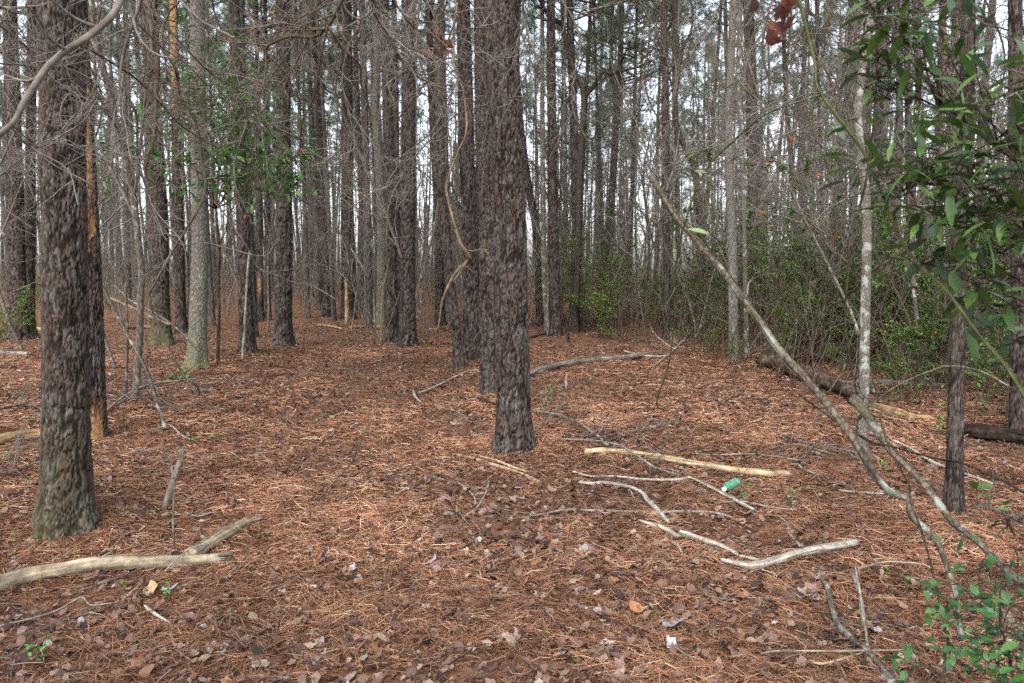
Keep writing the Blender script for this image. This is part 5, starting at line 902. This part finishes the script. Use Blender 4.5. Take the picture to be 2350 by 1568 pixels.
# ------------------------------------------------------------------ bottle and cones
def bottle():
    c = gnd(1676, 1129); t = thing('plastic_bottle', 'empty green plastic bottle with white cap lying on the litter', 'bottle', c); ax = np.array([.62, .78, .02]); ax /= np.linalg.norm(ax); r = .034
    prof = [(-.105, .0125), (-.092, .0125), (-.09, .015), (-.087, .0125), (-.075, .02), (-.055, .034), (-.04, .040), (-.02, .041), (-.015, .0385), (.02, .0385), (.025, .041), (.06, .041), (.075, .039), (.08, .041), (.10, .040), (.112, .034), (.114, .024), (.108, .01), (.107, .0)]
    s = np.array([p[0] for p in prof]); rr = np.array([p[1] for p in prof]); o = c+np.array([0, 0, r+.012]); seg = 32; th = np.arange(seg)/seg*2*pi; A = np.cross(ax, [0, 0, 1]); A /= np.linalg.norm(A); B = np.cross(A, ax)
    dent = 1-.14*np.exp(-((s[:, None]-.01)/.03)**2)*np.clip(np.cos(th-1.2), 0, 1)[None]; V = o+ax*s[:, None, None]+(A*np.cos(th)[:, None]+B*np.sin(th)[:, None])[None]*(rr[:, None]*dent*.86)[..., None]
    j = np.arange(len(s)-1)[:, None]*seg; k = np.arange(seg)[None]; Q = np.stack([j+k, j+(k+1) % seg, j+seg+(k+1) % seg, j+seg+k], -1).reshape(-1, 4); mb = MB(); mb.add(V.reshape(-1, 3), Q)
    m, tt, oo = newmat('green_plastic'); v = coords(tt, rnd=False); p = N_(tt, "ShaderNodeBsdfPrincipled"); p.inputs["Base Color"].default_value = (.10, .36, .20, 1); p.inputs["Roughness"].default_value = .25; p.inputs["Transmission Weight"].default_value = .35; p.inputs["IOR"].default_value = 1.15
    b = N_(tt, "ShaderNodeBump"); b.inputs["Strength"].default_value = .5; b.inputs["Distance"].default_value = .004; tt.links.new(noise(tt, v, 45, 3), b.inputs["Height"]); tt.links.new(b.outputs[0], p.inputs["Normal"]); tt.links.new(p.outputs[0], oo.inputs[0]); mb.build('body', m, t)
    s = np.array([-.116, -.116, -.115, -.098, -.097]); rr = np.array([.0, .013, .0155, .0155, .0128]); rib = 1+.03*np.sin(th*16); V = o+ax*s[:, None, None]+(A*np.cos(th)[:, None]+B*np.sin(th)[:, None])[None]*(rr[:, None]*rib)[..., None]
    j = np.arange(4)[:, None]*seg; Q = np.stack([j+k, j+(k+1) % seg, j+seg+(k+1) % seg, j+seg+k], -1).reshape(-1, 4); mb = MB(); mb.add(V.reshape(-1, 3), Q, None, (.8, .8, .78)); mb.build('cap', mat_attr('white_plastic', .4, 30, .95, 1.0), t)
bottle()
def cone(px, py, label, L=.075, col=(.12, .075, .055), tip=(.42, .38, .33), rz=.4, seed=0):
    c = gnd(px, py)+np.array([0, 0, L*.3]); n = 110; i = np.arange(n); f = (i+.5)/n; a = i*2.39996; r = L*.30*np.sin(pi*np.clip(f*.92+.06, 0, 1))**.7; ax = np.array([math.cos(rz), math.sin(rz), .08]); ax /= np.linalg.norm(ax); A = np.cross(ax, [0, 0, 1]); A /= np.linalg.norm(A); B = np.cross(A, ax)
    rad = A*np.cos(a)[:, None]+B*np.sin(a)[:, None]; base = c+ax*((f-.5)*L)[:, None]; d = rad*.9+ax*(.55-.2*f)[:, None]; mb = MB(); leaves(mb, base, d, ax-rad*.2, r*1.25, L*.16, np.array(col), 3, .1, -.2, np.random.default_rng(1))
    tp = base+d/np.linalg.norm(d, axis=1, keepdims=True)*(r*1.15)[:, None]; leaves(mb, tp-rad*.001, d, ax-rad*.2, L*.07, L*.11, np.array(tip), 3, .0, 0, np.random.default_rng(1))
    limb(mb, [c-ax*L*.5, c, c+ax*L*.5], [L*.12, L*.17, L*.06], 10, .01, .05, C=np.array(col)*.6); o = mb.build('pine_cone', M['dryleaf'], None, origin=c); tag(o, label, 'pine cone')
cone(1606, 1139, 'dark pine cone with white scale tips just left of the green bottle', .085, rz=.15); cone(1205, 1345, 'brown pine cone lying in the foreground litter below centre', .07, (.16, .07, .045), (.3, .18, .1), .1)
cone(720, 915, 'grey open pine cone lying left of the path vine', .08, (.2, .17, .15)); cone(745, 932, 'second grey pine cone lying close right of the open one', .08, (.2, .17, .15)); cone(788, 970, 'dark pine cone lying by the path vine', .07); cone(1978, 1069, 'reddish pine cone lying between the two poles', .07, (.16, .07, .05))
cone(1290, 790/1+90, 'small grey pine cone right of the centre pine', .06)
# pale scraps and notable single leaves on the floor
for i, (x, y, sz, c, lb) in enumerate([(975, 1406, .035, (.62, .62, .64), 'pale bluish scrap lying in the foreground centre'), (1538, 1495, .045, (.55, .55, .56), 'whitish crumpled scrap at the bottom right of centre'), (1545, 1447, .065, (.42, .41, .40), 'flat grey bark flake in the foreground right'), (1156, 1382, .042, (.55, .55, .25), 'yellow green fallen leaf in the foreground'), (1460, 1412, .05, (.50, .25, .13), 'long tan fallen leaf in the foreground right'),
      (345, 1368, .05, (.62, .42, .24), 'tan curled leaf below the pale corner log'), (392, 1362, .045, (.5, .5, .5), 'silvery leaf beside the tan curled leaf'), (1605, 890, .05, (.6, .56, .5), 'pale wood chip lying below the grey oak'), (683, 1288, .05, (.62, .38, .24), 'pinkish tan leaf right of the short yellow log'), (690, 1103, .05, (.62, .43, .25), 'tan leaf lying left of the path centre'), (310, 1298+200, .04, (.2, .18, .18), 'dark leaf at the bottom left'), (1255, 965, .05, (.6, .27, .16), 'pink orange leaf at the foot of the centre pine'),
      (990, 1300, .05, (.4, .36, .36), 'grey lobed leaf in the centre foreground'), (1490, 1220, .03, (.7, .7, .7), 'tiny white scrap below the straight thin branch'), (2160, 962, .03, (.7, .72, .75), 'small white flower like scrap in the thicket edge'), (230, 1298+40, .05, (.3, .2, .2), 'purple brown leaf above the pale corner log')]):
    p = gnd(x, y); g = np.random.default_rng(i+40); mb = MB(); crumple(mb, p[:1], p[1:2], p[2:]+.03, np.array([sz*.85]), np.array([c])*.72, g, .3); o = mb.build('fallen_leaf' if 'leaf' in lb else 'pale_scrap', M['dryleaf'], None, origin=p); tag(o, lb, 'leaf' if 'leaf' in lb else 'scrap')
# ------------------------------------------------------------------ seedlings
def seedling(px, py, H, n, ll, lw, label, seed, cols=((.09, .23, .05), (.13, .30, .07)), group=None, name='seedling', lean=(0, 0)):
    g = np.random.default_rng(seed); c = gnd(px, py); t = thing(name, label, 'seedling', c, group); ns = 3 if n > 10 else 2; mb = MB(); q = []
    for k in range(ns):
        e = c+np.array([g.normal(0, .25)*H+lean[0]*H, g.normal(0, .25)*H+lean[1]*H, H*g.uniform(.6, 1)]); P = cr(np.array([c, (c+e)/2+g.normal(0, .04, 3)*H, e]), 7); q.append(P[2:]); tubes(mb, P[None], np.linspace(.0018, .001, 7)[None], 4)
    mb.build('stem', M['darktwig'], t); q = np.concatenate(q); pos = q[g.choice(len(q), n)]; mb = MB(); leaves(mb, pos, rdir(g, n, .4), rdir(g, n)*.4+np.array([0, 0, 1.]), ll*g.uniform(.6, 1.1, n), lw*g.uniform(.7, 1.1, n), mixc(g, n, cols, None, .2), 5, .2, .2, g); mb.build('leaf', M['foliage'], t)
for i, (x, y, H, n, ll, lw, lb) in enumerate([
  (280, 1362, .07, 14, .022, .016, 'small bright seedling right below the pale corner log'), (385, 1385, .11, 16, .024, .017, 'taller round leaved seedling beside the tan curled leaf'), (160, 1368, .04, 10, .02, .014, 'tiny seedling pressed under the pale corner log'), (468, 1325, .05, 10, .02, .014, 'tiny seedling at the split end of the pale corner log'), (95, 1530, .12, 18, .026, .018, 'seedling clump at the bottom left corner'),
  (1700, 1150, .16, 14, .03, .02, 'upright seedling right of the green bottle end'), (1815, 1170, .2, 16, .032, .018, 'leafy seedling right of the peeled cream log'), (1738, 1048, .05, 10, .03, .02, 'little green seedling behind the peeled cream log'), (1390, 1225, .02, 3, .035, .03, 'single round green leaf below the straight thin branch'), (1506, 1410, .03, 5, .03, .02, 'small green sprig at the foreground right'),
  (1845, 1270, .03, 6, .03, .02, 'green sprig behind the stout lichen branch'), (1188, 1420, .02, 4, .026, .02, 'tiny green sprig in the centre foreground'), (2040, 1320, .06, 10, .026, .018, 'seedling right of the birch piece'), (2090, 1345, .09, 10, .03, .02, 'green sprout before the leaning pole foot'), (395, 880, .18, 16, .10, .05, 'low broad leaved green plant by the arched thin branch'), (430, 875, .15, 14, .10, .05, 'second broad leaved plant beside the mossy oak foot'),
  (1255, 960, .35, 14, .09, .022, 'upright narrow leaved plant at the right foot of the centre pine'), (1285, 945, .3, 12, .08, .02, 'thin leaved sprig right of the centre pine foot plant'), (90, 985, .2, 10, .05, .03, 'blue green seedling left of the nearest pine'), (30, 1060, .1, 12, .05, .03, 'light green plants by the left edge tan log'), (500, 1010, .06, 6, .05, .03, 'small dark green leaves beside the thin twiggy stick'), (435, 1022, .06, 6, .05, .03, 'few green leaves left of the splintered stick'),
  (2150, 1000, .4, 26, .06, .025, 'pale green leafy plant behind the fallen pole'), (2100, 930, .4, 26, .06, .025, 'leafy plant growing beside the decayed tan log'), (2250, 960, .5, 26, .07, .03, 'leafy plant right of the bent slim pine'), (2060, 1075, .15, 20, .04, .02, 'green sprigs below the fallen pole'), (2030, 1090, .2, 22, .04, .02, 'green plant between the poles')]):
    seedling(x, y, H, n, ll, lw, lb, 700+i)
# scattered small green sprouts
g = np.random.default_rng(91); pts = [(g.uniform(200, 2200), g.uniform(1060, 1540)) for _ in range(24)]
pts.sort()
for i, (x, y) in enumerate(pts): seedling(x, y, .025, 4, .022, .016, (ORD[i % 12]+' from left of the tiny green sprouts in the '+('left' if i < 12 else 'right')+' half litter'), 800+i, group='tiny sprouts in the litter', name='sprout')
# ------------------------------------------------------------------ foreground evergreen sprays at right
DG = [(.04, .10, .022), (.065, .14, .03), (.03, .07, .022), (.06, .105, .06), (.10, .17, .04)]
def spray(label, stem, w, sprays, seed, dep, ll=.075, lw=.018, per=5, cols=DG, name='evergreen_bough', mat='dark'):
    base = at(*stem[0], dep[0]); P = [at(x, y, dep[0]+(dep[1]-dep[0])*i/(len(stem)-1)) for i, (x, y) in enumerate(stem)]
    gx, gy = P[0][0]+.3, P[0][1]+.1; P = [np.array([gx, gy, float(terr(gx, gy))-.05]), np.array([gx+.08, gy, max(.25, P[0][2]*.55)])]+P
    return leafy_branches(name, label, 'evergreen bough', P[0], P, [(at(x, y, d), L, n) for x, y, d, L, n in sprays], seed, ll, lw, per, cols, mat, w/2*dep[0]/F, 'bigleaf', .05)
spray('dark stemmed evergreen bough with long leaves across the top right corner', [(2420, 480), (2350, 395), (2290, 355), (2210, 290), (2160, 250), (2135, 200), (2120, 120), (2110, 40), (2108, -30)], 13,
   [(1985, 15, 1.7, .09, 3), (2040, 15, 1.8, .1, 5), (2100, 20, 1.8, .12, 5), (2000, 60, 1.8, .1, 4), (2050, 90, 1.8, .1, 5), (2150, 50, 1.7, .1, 5), (2080, 60, 1.8, .12, 5), (2010, 120, 1.8, .06, 2), (2060, 150, 1.8, .1, 4), (2120, 160, 1.8, .1, 4), (2040, 210, 1.8, .1, 4), (2010, 180, 1.8, .06, 2), (2090, 230, 1.8, .1, 4), (2180, 130, 1.7, .08, 3), (2160, 180, 1.8, .1, 3), (2240, 40, 1.5, .08, 3), (2230, 240, 1.4, .06, 2), (2060, 190, 1.8, .08, 4), (2150, 280, 1.8, .08, 3)], 901, (1.7, 1.9), .075, .018, 2)
spray('large evergreen bough with dense long leaves crowding the right edge', [(2440, 620), (2380, 560), (2330, 470), (2290, 420), (2240, 400), (2200, 395), (2120, 420), (2070, 440)], 9,
   [(2030, 355, 1.7, .08, 3), (2060, 380, 1.7, .09, 5), (2100, 360, 1.7, .1, 5), (2130, 340, 1.7, .08, 3), (2040, 400, 1.7, .09, 4), (2080, 420, 1.6, .1, 5), (2130, 420, 1.6, .08, 4), (2180, 430, 1.6, .1, 4), (2220, 380, 1.5, .1, 4), (2260, 350, 1.5, .1, 5), (2310, 330, 1.5, .1, 5), (2340, 260, 1.5, .1, 5), (2300, 220, 1.5, .08, 4), (2345, 200, 1.5, .08, 4), (2260, 430, 1.5, .1, 5), (2310, 440, 1.5, .1, 6), (2340, 500, 1.5, .1, 6), (2280, 500, 1.5, .1, 5), (2230, 470, 1.5, .08, 4), (2340, 390, 1.5, .1, 6), (2250, 210, 1.5, .06, 2), (2180, 380, 1.6, .08, 3), (2330, 560, 1.5, .1, 5), (2120, 480, 1.7, .08, 3), (2200, 510, 1.6, .08, 3), (2350, 300, 1.4, .1, 6)], 902, (1.5, 1.7), .07, .017, 3)
spray('evergreen bough with hanging oval leaves right of the bent slim pine', [(2440, 760), (2380, 700), (2330, 640), (2280, 600), (2230, 580), (2160, 600)], 8,
   [(2110, 600, 1.7, .06, 2), (2150, 610, 1.7, .08, 3), (2200, 600, 1.7, .08, 3), (2250, 560, 1.7, .1, 4), (2300, 580, 1.7, .1, 4), (2340, 610, 1.6, .1, 5), (2300, 650, 1.8, .1, 4), (2260, 640, 1.8, .08, 3), (2335, 700, 1.7, .1, 4), (2345, 780, 1.7, .1, 4), (2290, 720, 1.9, .08, 3)], 903, (1.6, 1.8), .07, .024, 3)
spray('round leaved green bush filling the bottom right corner', [(2330, 1640), (2320, 1540), (2300, 1460), (2290, 1380), (2300, 1300)], 9,
   [(2200, 1340, 2.6, .12, 3), (2180, 1310, 2.7, .12, 2), (2240, 1310, 2.6, .12, 3), (2290, 1290, 2.5, .12, 4), (2330, 1260, 2.3, .1, 4), (2200, 1420, 2.5, .12, 4), (2180, 1370, 2.6, .08, 3), (2250, 1400, 2.4, .12, 5), (2300, 1380, 2.3, .12, 6), (2340, 1340, 2.2, .12, 5), (2260, 1470, 2.3, .12, 6), (2310, 1450, 2.2, .12, 7), (2345, 1420, 2.1, .12, 7), (2290, 1520, 2.1, .12, 7), (2340, 1510, 2.0, .12, 7), (2120, 1520, 2.1, .08, 4), (2170, 1540, 2.0, .08, 4), (2230, 1540, 2.1, .1, 6), (2330, 1560, 2.0, .12, 7), (2350, 1470, 2.0, .12, 6)], 904, (2.0, 2.5), .042, .022, 3, [(.05, .14, .035), (.08, .2, .05), (.035, .09, .03)], 'round_leaved_bush')
spray('bright green leafy twig near the fallen pole at right', [(2400, 1260), (2340, 1230), (2290, 1200), (2240, 1190)], 4, [(2200, 1172, 1.6, .04, 1), (2270, 1185, 1.6, .04, 1), (2320, 1200, 1.6, .05, 2)], 905, (1.5, 1.6), .045, .02, 2, [(.09, .21, .03), (.07, .16, .035)], 'leafy_twig')
for i, (x, y, d, dr, L, W_, c, lb) in enumerate([(1628, 538, 2.0, (-1, .1, .35), .055, .022, (.20, .28, .12), 'large pale green leaf hanging on the leaning pole'), (1622, 397, 2.2, (-1, 0, .25), .035, .018, (.16, .24, .10), 'pale green leaf hanging above the leaning pole')]):
    c0 = at(x, y, d); mb = MB(); leaves(mb, c0[None], np.array([dr]), np.array([[0, -.6, 1.]]), L, W_, np.array(c), 8, .2, .1, np.random.default_rng(i)); tubes(mb, np.array([c0, c0+[.01, 0, .012], c0+[.02, 0, .03]])[None], np.full((1, 3), .0009), 4, np.array([[.12, .14, .05]])); o = mb.build('hanging_leaf', M['bigleaf'], None, origin=c0); tag(o, lb, 'leaf')
